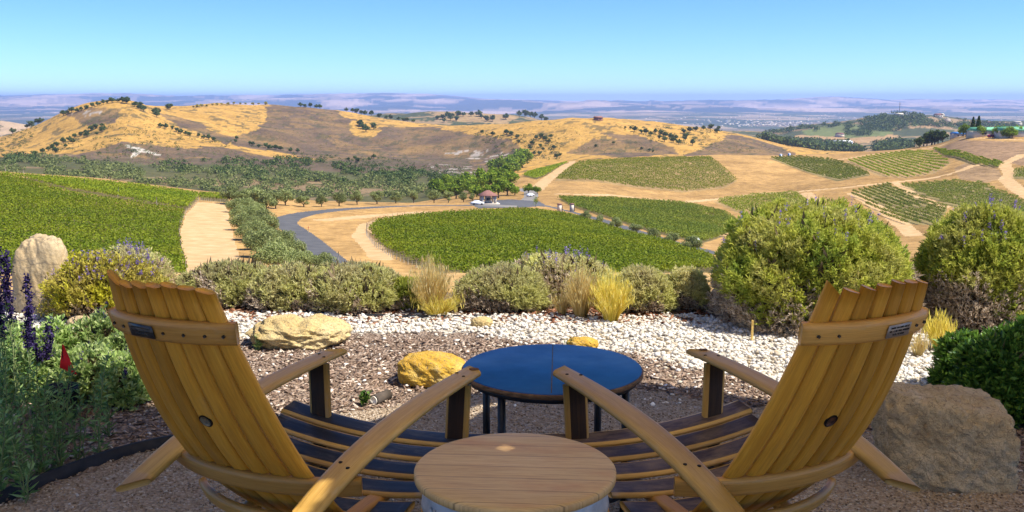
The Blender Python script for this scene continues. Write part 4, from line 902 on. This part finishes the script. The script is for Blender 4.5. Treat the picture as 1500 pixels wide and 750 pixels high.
# ---------------------------------------------------------------- shrubs
def dome(n, w, d, h, lump=.13, seed=0, low=.12, inner=.75, pw=2.6, norm=True):
    """points through the outer shell of a lumpy mound, with outward directions"""
    v = rng.normal(size=(n*2, 3)); v /= np.linalg.norm(v, axis=1)[:, None]; v = v[v[:, 2] > -.45][:n]; m = len(v); bx = ((np.abs(v)**pw).sum(1)**(1/pw))[:, None]
    Q = v+seed*5.1; R = 1+lump*1.9*n3(Q, 2.0, 3)+lump*1.1*n3(Q+3, 5.5, 2)
    t = 1-(1-inner)*rng.random(m)**1.7
    P = v/bx*(R*t)[:, None]; z = np.where(P[:, 2] < 0, P[:, 2]*.8, P[:, 2])
    zz = (z+.36)/1.36
    if norm: zz = zz/np.percentile(zz, 99.3); P = P/np.percentile(np.hypot(P[:, 0], P[:, 1]), 99)
    return np.stack([P[:, 0]*w/2, P[:, 1]*d/2, np.maximum(zz*h, .01)], 1), v, np.clip(zz, 0, 1), t
def sprigs(P, D, L, k, ll, lw, spread=.8):
    """k narrow leaves along a short stem at every point"""
    n = len(P); Pk = np.repeat(P, k, 0); Dk = np.repeat(D, k, 0); t = rng.random(n*k)[:, None]
    ld = Dk*.9+rand_dirs(n*k)*spread; ld /= np.linalg.norm(ld, axis=1)[:, None]
    return leaves(Pk+Dk*t*np.repeat(np.broadcast_to(L, n), k)[:, None], ld, ll*rng.uniform(.7, 1.3, n*k), lw)
def curve_stems(B, E, r, k=4, sag=.0):
    b = MB()
    for p0, p1 in zip(B, E):
        mid = (p0+p1)/2+rng.normal(0, .02, 3); b.tube([p0, mid, p1], [r, r*.75, r*.4], k, False)
    return b
def bush(name, px, base, wpx, top, label, cat, group, green, dry, n=3000, k=13, ll=.030, lw=.0075, sl=.05, depth=.8, dryness=.35, spikes=0, seed=0, lump=.13, ymul=1.0, spmat='lav', splen=.10, Yc=None, stems=70, pw=2.15):
    b0 = at_z(px, base); sc = F/(b0[1]*cp+CAMZ*sp); w = wpx/sc; d = w*depth
    Yc = Yc or b0[1]+d*.42; h = at_Y(px, top, Yc)[2]*ymul; h -= min(sl*.9, h*.25); w -= sl*.8; d -= sl*.8; X = at_Y(px, base, Yc)[0]*1.0; w *= 1.0
    r = empty(name, (X, Yc, 0), 0, label, cat, group)
    P, v, zz, t = dome(n, w, d, h, lump, seed, pw=pw)
    D = v*np.array([.7, .7, .6])+np.array([0, 0, .75])+rng.normal(0, .25, v.shape); D /= np.linalg.norm(D, axis=1)[:, None]
    dn = n3(P/ max(w, .4)*1.3+seed, 3.0, 3)
    isdry = (dn*1.9+(.30-zz)*1.35+dryness-.35+rng.normal(0, .12, len(P))-(1-t)*.3) > .10
    parts = [(*sprigs(P[~isdry], D[~isdry], sl, k, ll, lw), 0)]
    if isdry.sum() > 5: mesh_np('dry_foliage', *sprigs(P[isdry], D[isdry], sl, max(k*2//3, 5), ll*.9, lw*.85, .6), dry, r)
    # woody stems fanning up from the base
    a = rng.random(stems)*6.28; B = np.stack([np.cos(a)*w*.22*rng.random(stems), np.sin(a)*d*.22*rng.random(stems), np.zeros(stems)], 1)
    pick = rng.integers(0, len(P), stems); curve_stems(B, P[pick]*np.array([.93, .93, .9]), .0055).obj('stem', M['twig'], r)
    # dead inner twigs that close the middle
    a = rng.random(1500); Pc, vc, _, _ = dome(1500, w*.86, d*.86, h*.88, lump, seed, inner=.35)
    mesh_np('inner_twigs', *leaves(Pc, rand_dirs(len(Pc))*.8+[0,0,.5], .10*(w+.3), .02+.012*w), M['core'], r)
    if spikes:
        up = np.where((zz > .62) & (t > .8))[0]; pk = rng.choice(up, min(spikes, len(up)), False); V_ = []
        hh = rng.uniform(.6, 1.3, len(pk))*splen
        E = P[pk]+np.stack([rng.normal(0, .02, len(pk)), rng.normal(0, .02, len(pk)), hh+.02], 1)
        st_ = curve_stems(P[pk], E, .0022, 3); parts.append((np.concatenate(st_.V), np.concatenate(st_.F[4]), 1))
        q = np.repeat(E, 16, 0)-np.stack([np.zeros(len(pk)*16), np.zeros(len(pk)*16), rng.random(len(pk)*16)*np.repeat(hh, 16)*.55], 1)+rng.normal(0, .004, (len(pk)*16, 3))
        parts.append((*leaves(q, rand_dirs(len(q)), .013, .008), 2))
    Vj, Fj = join([p_[:2] for p_ in parts]); mesh_np('foliage', Vj, Fj, [green, M['stem_green'], M[spmat]], r, midx=np.concatenate([np.full(len(p_[1]), p_[2]) for p_ in parts]))
    return r
HG = 'clipped grey olive bushes in a row behind the gravel'
bush('rosemary_bush', 338, 452, 165, 386, 'leftmost clipped olive bush, wide and low, partly behind the left chair back', 'bush', HG, M['ros_olive'], M['ros_dry'], 3000, 12, seed=1, dryness=.22)
bush('rosemary_bush', 428, 458, 140, 389, 'clipped olive bush with dark bare stems near the pale flat rock', 'bush', HG, M['ros_olive'], M['ros_dry'], 2600, 12, seed=2, dryness=.36, stems=120)
bush('rosemary_bush', 520, 462, 165, 388, 'clipped olive bush just left of the tall blond grass, greener at its right end', 'bush', HG, M['ros_olive'], M['ros_dry'], 3000, 12, seed=3, dryness=.2)
bush('rosemary_bush', 600, 456, 70, 408, 'small green bush squeezed behind the tall blond grass', 'bush', HG, M['ros_green'], M['ros_dry'], 1100, 12, seed=4, dryness=.15)
bush('rosemary_bush', 737, 462, 152, 391, 'neatly rounded olive bush right of the tall blond grass', 'bush', HG, M['ros_olive'], M['ros_dry'], 3200, 13, seed=5, dryness=.2)
bush('rosemary_bush', 822, 450, 175, 374, 'taller purplish brown bush standing behind the two blond grass tufts', 'bush', HG, M['ros_olive'], M['ros_dry'], 2900, 11, seed=6, dryness=.6, spikes=26)
bush('rosemary_bush', 940, 461, 105, 393, 'rounded bush with bare brown left side right of the blond grass tufts', 'bush', HG, M['ros_olive'], M['ros_dry'], 2300, 12, seed=7, dryness=.36, stems=110)
bush('rosemary_bush', 1005, 457, 64, 394, 'small brown bush in the gap beside the big round bush', 'bush', HG, M['ros_olive'], M['ros_dry'], 1500, 11, seed=8, dryness=.45)
bush('large_rosemary_bush', 1183, 496, 338, 303, 'very big round green bush behind the right chair, bare brown at its lower left', 'bush', None, M['ros_green'], M['ros_dry'], 11000, 14, ll=.034, lw=.0085, sl=.06, depth=.85, seed=9.4, pw=2.5, dryness=.26, spikes=60, stems=200, lump=.12)
bush('large_rosemary_bush', 1446, 488, 246, 305, 'big green bush at the right edge with lavender spikes on top', 'bush', None, M['ros_green'], M['ros_dry'], 8500, 14, ll=.034, lw=.0085, sl=.06, depth=.9, seed=12.1, pw=2.5, dryness=.34, spikes=80, stems=160, lump=.13)
# flowering shrub by the upright boulder
sh = bush('flowering_shrub', 160, 476, 185, 372, 'loose yellow green shrub with purple flowers right of the upright boulder', 'shrub', None, M['yel_green'], M['tan_seed'], 2600, 10, ll=.026, lw=.012, sl=.08, depth=.8, seed=15, dryness=.45, spikes=130, lump=.2, splen=.07)
bush('flowering_shrub', 196, 444, 140, 362, 'pale dry shrub with seed heads behind the yellow green shrub', 'shrub', None, M['ros_olive'], M['tan_seed'], 1600, 9, ll=.026, lw=.01, sl=.08, seed=16, dryness=.6, spikes=60, lump=.16)
# glossy shrub on the right
bush('glossy_shrub', 1478, 672, 215, 478, 'dark glossy green shrub behind the big brown boulder', 'shrub', None, M['glossy'], M['glossy'], 3000, 12, ll=.045, lw=.017, sl=.05, depth=.8, seed=18, dryness=-.3, lump=.2, Yc=4.55)
bush('glossy_shrub', 1412, 560, 85, 492, 'small low glossy shrub left of the dark glossy shrub', 'shrub', None, M['glossy'], M['glossy'], 900, 12, ll=.036, lw=.014, sl=.05, seed=19, dryness=-.3, lump=.2, Yc=4.9)
# leafy ground plants on the left, lit behind, shaded in front
GP = 'leafy bed plants on the left'
for i, (x, y, w_, t_, l) in enumerate([(30,565,105,478,'leafy green plant at the left edge under the dark salvia spikes'), (92,560,100,468,'leafy green plant in the sun below the upright boulder'), (150,556,100,458,'tallest leafy green plant left of the left chair back'), (200,566,90,476,'leafy green plant touching the left chair back'),
      (60,590,110,505,'shaded leafy plant around the red flag'), (130,598,110,510,'shaded leafy plant right of the red flag'), (185,602,80,520,'small shaded leafy plant beside the left chair back'), (0,520,80,470,'leafy plant cut by the left edge of the view')]):
    bush('leafy_plant', x, y, w_, t_, l, 'plant', GP, M['cat_green'], M['cat_green'], 650, 9, ll=.034, lw=.014, sl=.06, seed=20+i, dryness=-.4, spikes=14 if i % 2 else 26, lump=.25, spmat='salvia_dark', splen=.06, stems=40)
def stemmed(name, px, base, h, ns, spread, lm, label, cat, group, ll=.04, lw=.009, dens=60, flowers=None, fl=.35, fmat='salvia_dark', lean=(0,0)):
    q = at_z(px, base); r = empty(name, (q[0], q[1], 0), 0, label, cat, group); sm_ = MB(); LV = []; FV = []
    for i in range(ns):
        a = rng.random()*6.28; hh = h*rng.uniform(.65, 1.1); o = np.array([math.cos(a), math.sin(a), 0])*spread*rng.random()
        t = np.linspace(0, 1, 7)[:, None]; c = o*.25+np.array([0, 0, hh])*t+(o*1.0+np.array([*lean, 0])*hh)*t**2+rng.normal(0, .004, (7, 3)); sm_.tube(c, np.linspace(.0035, .0015, 7), 4, False)
        k = int(dens*hh/.4); tt = rng.random(k)**.9*(1-(fl if flowers else 0)); P = np.stack([np.interp(tt, t[:, 0], c[:, j]) for j in range(3)], 1)
        D = rand_dirs(k)*[1, 1, .5]+[0, 0, .55]; D /= np.linalg.norm(D, axis=1)[:, None]; LV.append(leaves(P, D, ll*rng.uniform(.6, 1.2, k)*(1.15-.5*tt), lw))
        if flowers:
            k = flowers; tt = 1-fl*rng.random(k); P = np.stack([np.interp(tt, t[:, 0], c[:, j]) for j in range(3)], 1)+rng.normal(0, .008, (k, 3)); FV.append(leaves(P, rand_dirs(k), .018, .012))
    sm_.obj('stem', M['stem_green'], r); Vl, Fl = join(LV+FV); nl = sum(len(f_) for _, f_ in LV)
    mesh_np('foliage', Vl, Fl, [lm, M[fmat]], r, midx=(np.arange(len(Fl)) >= nl).astype(int))
    return r
SP = 'dark purple salvia spikes at the left edge'
for x, b_, h_, n_, l in [(6,600,.98,2,'tall dark purple salvia cut by the left edge'), (30,596,.98,3,'tallest dark purple salvia, in front of the upright boulder'), (46,592,.78,2,'leaning dark purple salvia right of the tallest one'), (72,588,.56,2,'short dark purple salvia in front of the leafy plants'), (18,592,.88,3,'bushy dark purple salvia between the edge of the view and the tallest one')]:
    stemmed('salvia', x, b_, h_, n_, .07, M['blue_green'], l, 'salvia', SP, flowers=300, fl=.42, dens=26)
FP = 'upright leafy stems in the shaded left foreground'
for i, (x, b_, h_, n_) in enumerate([(8,700,.50,7),(30,715,.40,6),(62,698,.44,6),(90,686,.46,6),(20,668,.44,5),(52,660,.34,5),(118,672,.34,4),(146,664,.42,3),(76,655,.33,4),(105,646,.26,4),(160,640,.24,3),(38,735,.26,4),(4,640,.40,3),(0,735,.35,7),(-40,700,.5,7)]):
    stemmed('wild_plant', x, b_, h_, n_, .10, M['blue_green'], 'narrow leaved green plant with upright stems in the shaded left corner', 'plant', FP, ll=.055, lw=.010, dens=40, lean=(.12*rng.random(), 0))
# blond grasses
def tuft(px, base, wpx, top, mat, n, label, group='blond grass tufts'):
    b0 = at_z(px, base); sc = F/(b0[1]*cp+CAMZ*sp); w = wpx/sc; h = at_Y(px, top, b0[1])[2]
    r = empty('grass_tuft', (b0[0], b0[1], 0), 0, label, 'grass', group)
    a = rng.random(n)*6.28; rr = np.sqrt(rng.random(n)); o = np.stack([np.cos(a), np.sin(a), 0*a], 1)*rr[:, None]; hh = h*rng.uniform(.55, 1.12, n)*(1-.28*rr)
    V = []; sd = np.stack([-np.sin(a+.6), np.cos(a+.6), 0*a], 1)
    for t, wd in ((0, 1), (.35, .9), (.7, .6), (1, .08)):
        c = o*w*.15+o*w*.42*(t**1.5)+np.array([0, 0, 1])*(hh*t*(1-.12*rr*t))[:, None]+rng.normal(0, .006*t, (n, 3)); V += [c-sd*.0028*wd, c+sd*.0028*wd]
    V = np.stack(V, 1).reshape(-1, 3); f = np.array([[0,1,3,2],[2,3,5,4],[4,5,7,6]]); Fq = (f[None]+(np.arange(n)*8)[:, None, None]).reshape(-1, 4)
    sd_ = rng.integers(0, n, n//2); tips = V.reshape(n, 8, 3)[sd_, 6]; mesh_np('blades', *join([(V, Fq), leaves(tips-[0,0,.03], rand_dirs(n//2)*.3+[0,0,1], .045, .007)]), mat, r)
tuft(632, 462, 62, 369, M['straw'], 728, 'tall blond feathery grass tuft between the clipped bushes')
tuft(640, 463, 72, 419, M['straw_green'], 420, 'short green gold grass around the foot of the tall blond tuft')
tuft(851, 465, 52, 383, M['straw'], 672, 'slim blond grass tuft, left of the pair at the gravel edge')
tuft(895, 470, 60, 394, M['straw_green'], 868, 'bright yellow green grass tuft, right of the pair at the gravel edge')
tuft(823, 462, 30, 426, M['straw'], 154, 'wispy dry grass left of the slim blond tuft')
tuft(1374, 512, 42, 454, M['straw_green'], 532, 'small yellow green grass tuft right of the right chair back')
tuft(1345, 522, 30, 486, M['straw'], 125, 'thin dry grass on the white gravel by the right chair back')
tuft(1279, 485, 34, 339, M['straw'], 56, 'few tall pale grass blades in front of the very big round bush')
tuft(1250, 500, 24, 394, M['straw'], 36, 'thin pale grass blades poking up by the right chair back')
tuft(833, 512, 16, 490, M['stem_green'], 26, 'little green grass sprout behind the blue table', None)
# small weed, stake, flag, pot
stemmed('weed', 534, 594, .07, 9, .05, M['glossy'], 'small bright green weed on the mulch by the cut log', 'weed', None, .03, .018, 70)
stemmed('weed', 378, 512, .10, 8, .05, M['cat_green'], 'small green weed at the left end of the pale flat rock', 'weed', None, .035, .016, 60)
q = at_z(1101, 500); r = empty('plant_stake', (q[0], q[1], 0), 0, 'short bamboo stake in front of the very big round bush', 'stake'); MB().tube([(0,0,-.05),(.002,0,.14)], .008, 7).obj('stake', M['straw'], r)
q = at_z(100, 640); r = empty('marker_flag', (q[0], q[1], 0), .25, 'red marker flag on a thin wire among the shaded plants', 'flag')
MB().tube([(0,0,0),(.004,0,.44)], .0014, 5).obj('wire', M['black_steel'], r)
n_ = 9; u = np.linspace(0, 1, n_); V = []
for i in range(n_):
    V += [(.004+.012*u[i]-.028*(u[i]), .006*math.sin(u[i]*5), .44-.105*u[i]), (.008+.085*u[i]*.62, .010*math.sin(u[i]*5+1), .44-.145*u[i])]
V = np.array(V); V2 = V+[0, .0012, 0]; f = [[2*i, 2*i+1, 2*i+3, 2*i+2] for i in range(n_-1)]; f2 = [[k+2*n_ for k in a_[::-1]] for a_ in f]
mesh_np('flag_cloth', np.concatenate([V, V2]), np.array(f+f2), M['flag'], r, smooth=True)
q = at_z(56, 640); r = empty('plant_pot', (q[0], q[1]+.25, 0), 0, 'black round nursery pot half hidden among the shaded plants', 'pot')
MB().lathe([(.0,.0),(.06,.0),(.078,.15),(.086,.15),(.086,.165),(.074,.165),(.07,.13),(.0,.12)], k=28).obj('pot', M['edge_black'], r)

# ---------------------------------------------------------------- furniture
def spline(pts, n):
    pts = np.asarray(pts, float); L = np.concatenate([[0], np.cumsum(np.linalg.norm(np.diff(pts, axis=0), axis=1))]); L /= L[-1]; t = np.linspace(0, 1, n)
    k = min(len(pts)-1, 3 if len(pts) > 3 else 2)
    return np.stack([np.polyval(np.polyfit(L, pts[:, i], k), t) for i in range(3)], 1)
def stave(name, pts, wdir, w, t, mat, parent, n=16, mats=None, ch=.006, cup=0, side=1, chamfer_ends=None):
    """curved board: width axis wdir, thickness along the normal; faces of the +normal side use mats[1]"""
    c = spline(pts, n); T = np.gradient(c, axis=0); T /= np.linalg.norm(T, axis=1)[:, None]
    B = np.asarray(wdir, float); B = B - T*(T @ B)[:, None]; B /= np.linalg.norm(B, axis=1)[:, None]; N = np.cross(B, T)
    N *= 1 if N[n//2] @ np.array([0, .35, 1.]) > 0 else -1
    W_ = np.array([w(u) if callable(w) else w for u in np.linspace(0, 1, n)])[:, None]/2; h = t/2
    off = [(-1,-h+ch),(-1,h-ch),(-1+ch*2/W_.mean(),h),(-.35,h+cup*.6),(.35,h+cup*.6),(1-ch*2/W_.mean(),h),(1,h-ch),(1,-h+ch),(1-ch*2/W_.mean(),-h),(.35,-h+cup),(-.35,-h+cup),(-1+ch*2/W_.mean(),-h)]
    k = len(off); V = np.stack([c+B*W_*a+N*b for a, b in off], 1).reshape(-1, 3)
    if chamfer_ends:  # shift the end rings along the board so the ends are cut at a slant
        for e, s in chamfer_ends.items():
            i = 0 if e == 0 else n-1
            for j, (a, b) in enumerate(off): V[i*k+j] += T[i]*s*a
    q = [[i*k+j, i*k+(j+1) % k, (i+1)*k+(j+1) % k, (i+1)*k+j] for i in range(n-1) for j in range(k)]
    caps = [list(range(k)), [(n-1)*k+j for j in range(k)][::-1]]
    s = np.concatenate([[0], np.cumsum(np.linalg.norm(np.diff(c, axis=0), axis=1))])
    per = np.array([0, t, t+.01, t+w_(W_)*.65, t+w_(W_)*1.35, t+w_(W_)*2, t+w_(W_)*2+.01, 2*t+w_(W_)*2, 2*t+w_(W_)*2+.01, 2*t+w_(W_)*2.7, 2*t+w_(W_)*3.3, 2*t+w_(W_)*4, 2*t+w_(W_)*4+.01])
    uv = []
    for i in range(n-1):
        for j in range(k): uv += [(s[i], per[j]), (s[i], per[j+1]), (s[i+1], per[j+1]), (s[i+1], per[j])]
    for cc in caps: uv += [(off[v % k][0]*.02+.3, off[v % k][1]) for v in cc]
    top = {2, 3, 4} if side > 0 else {8, 9, 10}; midx = [1 if (j in top and mats) else 0 for i in range(n-1) for j in range(k)]+[0, 0]
    ml = [mat]+(list(mats) if mats else [])
    Fq = [np.array(q), np.array(caps)]
    o = mesh_np(name, V, Fq, ml, parent, smooth=False, uv=uv, midx=midx)
    if V.size and np.dot(np.cross(B[0], T[0]), N[0]) < 0: o.data.flip_normals()
    return o
def w_(W_): return float(W_.mean())

def disc(c, nrm, r, h, k=14, M_=None):
    nrm = np.asarray(nrm, float)/np.linalg.norm(nrm); c = np.asarray(c, float); b = MB(); b.tube([c-nrm*h/2, c+nrm*h/2], r, k); return b

def chair():
    R = empty('stave_chair', (0, 0, 0)); yl = lambda L: .5-L
    def P(x, L, z): return (x, yl(L), z)
    # arms: long curved staves falling away behind the back
    for s in (1, -1):
        a = stave('armrest', [P(s*.294, -.03, .612), P(s*.292, .33, .598), P(s*.29, .73, .536), P(s*.29, .955, .462)], (1, 0, 0), lambda u: .076+.016*math.sin(u*3.0), .024, M['oak_arm'], R, 22, chamfer_ends={0: .022*s, 1: .03*s})
        hb = MB()
        for dx, L in ((-.02, .05), (.02, .075), (-.018, .735), (.018, .752)):
            z = armz(L)+.0125; hb.tube([P(s*.288+dx, L, z-.004), P(s*.288+dx, L, z+.0012)], .006, 10)
        hb.obj('bolt_hole', M['hole'], a)
        if s == 1:   # half bung hole left in the tip of this stave
            disc(P(s*.287+.016, -.012, armz(-.012)+.0125), (0, .1, 1), .017, .004, 18).obj('tip_notch', M['endgrain'], a)
        post(s, R, P)
        # side rail: arched stave from under the seat front down to the ground behind
        stave('leg', [P(s*.185, .03, .31), P(s*.18, .36, .30), P(s*.165, .74, .25), P(s*.15, 1.06, .02)], (1, 0, 0), .062, .026, M['oak_pale'], R, 16)
    # back: seven staves, convex to the rear, bowed across
    for i in range(7):
        f = i-3; xm = f*.0645; xt = f*.0495; bow = .036*(1-(f/4.2)**2); wj = rng.uniform(-.003, .003)
        top = 1.10+rng.uniform(-.008, .006)-.002*abs(f); bl = bow*1.45
        pts = [P(f*.0555, .545+bl*.8, .275), P(f*.0625, .675+bl, .40), P(xm, .825+bl, .58), P(xm*.94, .965+bow*1.2, .82), P(xt, 1.078+bow, top)]
        bs = stave('back_stave', pts, (1, f*.068, 0), lambda u: float(np.interp(u, [0,.2,.45,.72,1], [.0525,.0588,.0605,.0572,.0472]))+wj*.6, .022, M['oak'], R, 22, ch=.0065, chamfer_ends={1: [-.016,-.004,-.006,-.003,-.006,-.005,-.010][i]})
        if f == 0:
            sp3 = spline(pts, 22)[12]; tt = spline(pts, 22)[13]-sp3; tt /= np.linalg.norm(tt); nr = np.array([0, -tt[2], tt[1]]); backpt = sp3+nr*.011
            c = np.array(backpt); disc(c, nr, .021, .004, 22).obj('bung_hole', M['hole'], bs)
            disc(c+nr*.0012, nr, .0165, .0045, 22).obj('bung', M['bung'], bs)
    def cross(name, L, z, half, bow, w, t, mat, tiltv):
        return stave(name, [P(-half, L, z), P(-half*.5, L+bow*.78, z), P(0, L+bow, z), P(half*.5, L+bow*.78, z), P(half, L, z)], tiltv, w, t, mat, R, 18, ch=.005)
    cr = cross('top_rail', 1.052, .982, .205, .050, .058, .028, M['oak_pale'], (0, -.30, .95))
    for x in (-.175, -.125, .025, .085, .14, .185):
        bw = .050*(1-(x/.212)**2*.95); c = np.array(P(x, 1.052+bw+.0155, .977)); hb = MB(); hb.tube([c+[0,.004,.001], c-[0,.001,.0003]], .0042, 9); hb.obj('screw', M['screw'], cr)
    cross('back_support', .742, .492, .345, .098, .055, .028, M['oak_pale'], (0, -.30, .95))
    cross('lower_support', .668, .352, .30, .105, .052, .026, M['oak_pale'], (0, -.45, .9))
    # seat: dark stained staves, hollow side up
    for i in range(5):
        L = .085+.098*i; z = .392-.018*i-.004*i*i*.5; half = [.43, .41, .39, .345, .33][i]
        stave('seat_slat', [P(-half, L, z+.022), P(-half*.5, L+.004, z-.004), P(0, L+.006, z-.013), P(half*.5, L+.004, z-.004), P(half, L, z+.022)], (0, 1, .2), .088, .020, M['oak_arm'], R, 20, mats=[M['wine']])
    return R, cr
def armz(L):
    return float(np.polyval(np.polyfit([-.03, .33, .73, .955], [.612, .598, .536, .462], 3), L))
def post(s, R, P):
    return stave('front_post', [P(s*.272, .085, .003), P(s*.28, .085, .3), P(s*.292, .075, armz(.075)-.0135)], (1, 0, 0), .084, .028, M['oak_arm'], R, 8, mats=[M['char']], side=-1)
lc, lrail = chair()
tag(lc, 'curved wooden stave chair with dark blue stained seat, left of the low barrel table', 'chair', 'pair of stave chairs')
th = math.radians(25.2); fw = (.426, .905)
lc.location = (-.624, 2.853, 0); lc.rotation_euler = (0, 0, -th)
rc = copy_tree(lc); rc['label'] = 'curved wooden stave chair with worn purple stained seat, right of the low barrel table'
rc.location = (.658, 2.853, 0); rc.rotation_euler = (0, 0, th)
for o in rc.children:
    if o.name.startswith('seat_slat'):
        o.material_slots[1].link = 'OBJECT'; o.material_slots[1].material = M['wine2']
    for g in o.children:
        if g.name.startswith('bung.') or g.name == 'bung': g.material_slots[0].link = 'OBJECT'; g.material_slots[0].material = M['bung2']
# engraved plaques, different on the two chairs
def plaque(rail, x, plate, ink, w=.088, h=.036):
    bw = .050*(1-(x/.212)**2*.95); sl_ = 2*.050*x/.212**2
    o = empty('tmp', (0,0,0)); bpy.data.objects.remove(o)
    X = np.array([1, sl_, 0]); X /= np.linalg.norm(X); Z = np.array([0, -.30, .95]); Z /= np.linalg.norm(Z); N = np.cross(X, Z); N /= np.linalg.norm(N)
    if N[1] > 0: N = -N
    c = np.array([x, .5-(1.052+bw), .982])+N*.0168
    Mx = np.stack([X, N, Z], 1); b = MB(); b.box(c, (w, .003, h), M=Mx); pl = b.obj('plaque', M[plate], rail)
    b = MB(); r = np.random.default_rng(3)
    for row, (a0, a1) in enumerate([(-.8, .8), (-.86, .86), (-.5, .5)]):   # worn, unreadable lines of small letters
        u = a0
        while u < a1:
            l = r.uniform(.035, .075); b.box(c+X*(u+l/2)*w/2+Z*(h*.28-row*h*.27)+N*.0017, (l*w/2*.8, .0008, h*r.uniform(.11, .16)), M=Mx); u += l*1.15+(.06 if r.random() < .2 else 0)
    b.obj('plaque_lettering', M[ink], pl)
plaque(lrail, -.045, 'plaque_dark', 'screw'); rr_ = [o for o in rc.children if o.name.startswith('top_rail')][0]; plaque(rr_, .055, 'plaque_grey', 'hole')

# low barrel table
WT = np.array([.0085, 2.48, 0]); Rw = .277
r = empty('barrel_table', WT, math.radians(-4), 'low round table made of a wine barrel with a planked oak top', 'table')
b = MB(); b.lathe([(0, .522), (Rw-.012, .522), (Rw, .530), (Rw, .546), (Rw-.005, .5505), (Rw-.012, .552), (.20, .552), (.1, .552), (0, .552)], k=96); b.obj('tabletop', M['head'], r, False)
prof = [(.232, .0), (.262, .13), (.272, .26), (.268, .38), (.252, .48), (.246, .521)]
pr = np.array(prof); zz = np.linspace(0, .521, 14); b = MB(); b.lathe(np.stack([np.interp(zz, pr[:, 1], pr[:, 0]), zz], 1), k=72); b.obj('barrel_body', M['oak'], r, True)
for z0, z1 in ((.455, .518), (.34, .385), (.09, .135), (.005, .05)):
    z = np.linspace(z0, z1, 5); rr2 = np.interp(z, pr[:, 1], pr[:, 0])+.003; b = MB()
    b.lathe(np.concatenate([np.stack([rr2, z], 1), np.stack([rr2[::-1]-.002, z[::-1]], 1)]), k=72, closed=True); hp = b.obj('hoop', M['galv'], r, True)
    if z0 > .4:
        b = MB()
        for a in (3.75, 3.83, 5.4): b.tube([(math.cos(a)*.252, math.sin(a)*.252, .487), (math.cos(a)*.258, math.sin(a)*.258, .487)], .0065, 10)
        b.obj('rivet', M['galv'], hp)

# blue round table
BT = np.array([.156, 3.565, 0]); Rb = .352; H = .522
r = empty('blue_table', BT, 0, 'round blue topped table with wooden rim on black steel legs', 'table')
b = MB(); b.lathe([(0, H-.004), (Rb-.006, H-.004), (Rb-.006, H+.0), (Rb-.008, H+.002), (0, H+.002)], k=96); b.obj('tabletop', M['blue'], r)
b = MB(); b.lathe([(0, H-.021), (Rb-.004, H-.021), (Rb, H-.017), (Rb, H-.006), (Rb-.004, H-.002), (Rb-.0055, H-.002), (Rb-.0055, H-.0045), (0, H-.0045)], k=96); b.obj('rim', M['rim'], r)
b = MB(); b.lathe([(Rb-.02, H-.022), (Rb-.02, H-.040), (Rb-.03, H-.040), (Rb-.03, H-.022)], k=72, closed=True); b.obj('apron_ring', M['black_steel'], r)
b = MB(); b.box((.0, 0, H+.0025), (.003, 2*Rb-.03, .001), rz=-.05); b.obj('seam', M['rim'], r)
for a in (146, -128, -32, 50):
    a = math.radians(a); x, y = math.cos(a)*.315, math.sin(a)*.315
    MB().box((x, y, (H-.04)/2), (.021, .021, H-.04), rz=a).obj('leg', M['black_steel'], r)
b = MB(); b.lathe([(.345, .085), (.345, .115), (.322, .115), (.322, .085)], k=72, closed=True); b.obj('foot_ring', M['black_steel'], r)

# ---------------------------------------------------------------- added unseen sail, cut to cast the terrace shade (above and behind the view)
H_S = 2.85; off = SUN[:2]/SUN[2]*H_S
shadow = np.array([at_z(x, y)[:2] for x, y in [(-500,600),(-100,596),(150,596),(330,592),(430,612),(500,628),(560,612),(610,596),(680,577),(800,566),(935,559),(1050,572),(1135,589),(1250,596),(1480,600),(1900,610)]])
out = np.concatenate([shadow, [[5.2, .6], [-4.6, .6]]])+off  # outline of the added cloth follows the wanted shadow edge
st = .014; ax = np.arange(out[:, 0].min(), out[:, 0].max(), st); ay = np.arange(out[:, 1].min(), out[:, 1].max(), st); AX, AY = np.meshgrid(ax, ay)
keep = inpoly(AX, AY, out)
def slit(p0, p1, w, z):   # slit cut in the added cloth so a sun streak reaches p0..p1
    o2 = SUN[:2]/SUN[2]*(H_S-z); a = np.array([p0[:2]+o2, p1[:2]+o2]); return dist_line(AX, AY, a) < w
for p0, p1, w, z in [(at_z(722,651,.552), at_z(763,663,.552), .003, .552), (at_z(436,741,.50), at_z(458,722,.50), .03, .5), (at_z(676,615), at_z(706,597), .03, 0), (at_z(706,597), at_z(735,593), .016, 0)]:
    keep &= ~slit(p0, p1, w, z)
ii, jj = np.where(keep[:-1, :-1] & keep[1:, 1:]); n2_ = len(ax); bidx = ii*n2_+jj; f = np.stack([bidx, bidx+1, bidx+n2_+1, bidx+n2_], 1)
V = np.stack([AX, AY, np.full(AX.shape, H_S)], -1).reshape(-1, 3); u, inv = np.unique(f, return_inverse=True); f = inv.reshape(f.shape)
r = empty('added_shade_sail', (0, 0, 0), 0, 'added unseen pale cloth, cut and slit to shape the shade on the terrace', 'shade sail')
so_ = mesh_np('added_shade_cloth', V[u], f, M['sail'], r); md = so_.modifiers.new('thick', 'SOLIDIFY'); md.thickness = .004
for x in (out[:, 0].min()+.1, out[:, 0].max()-.1):  # added posts holding up the unseen cloth
    MB().tube([(x, .7+off[1]-.3, 0), (x, .7+off[1]-.3, H_S+.1)], .05, 12).obj('post', M['black_steel'], r)
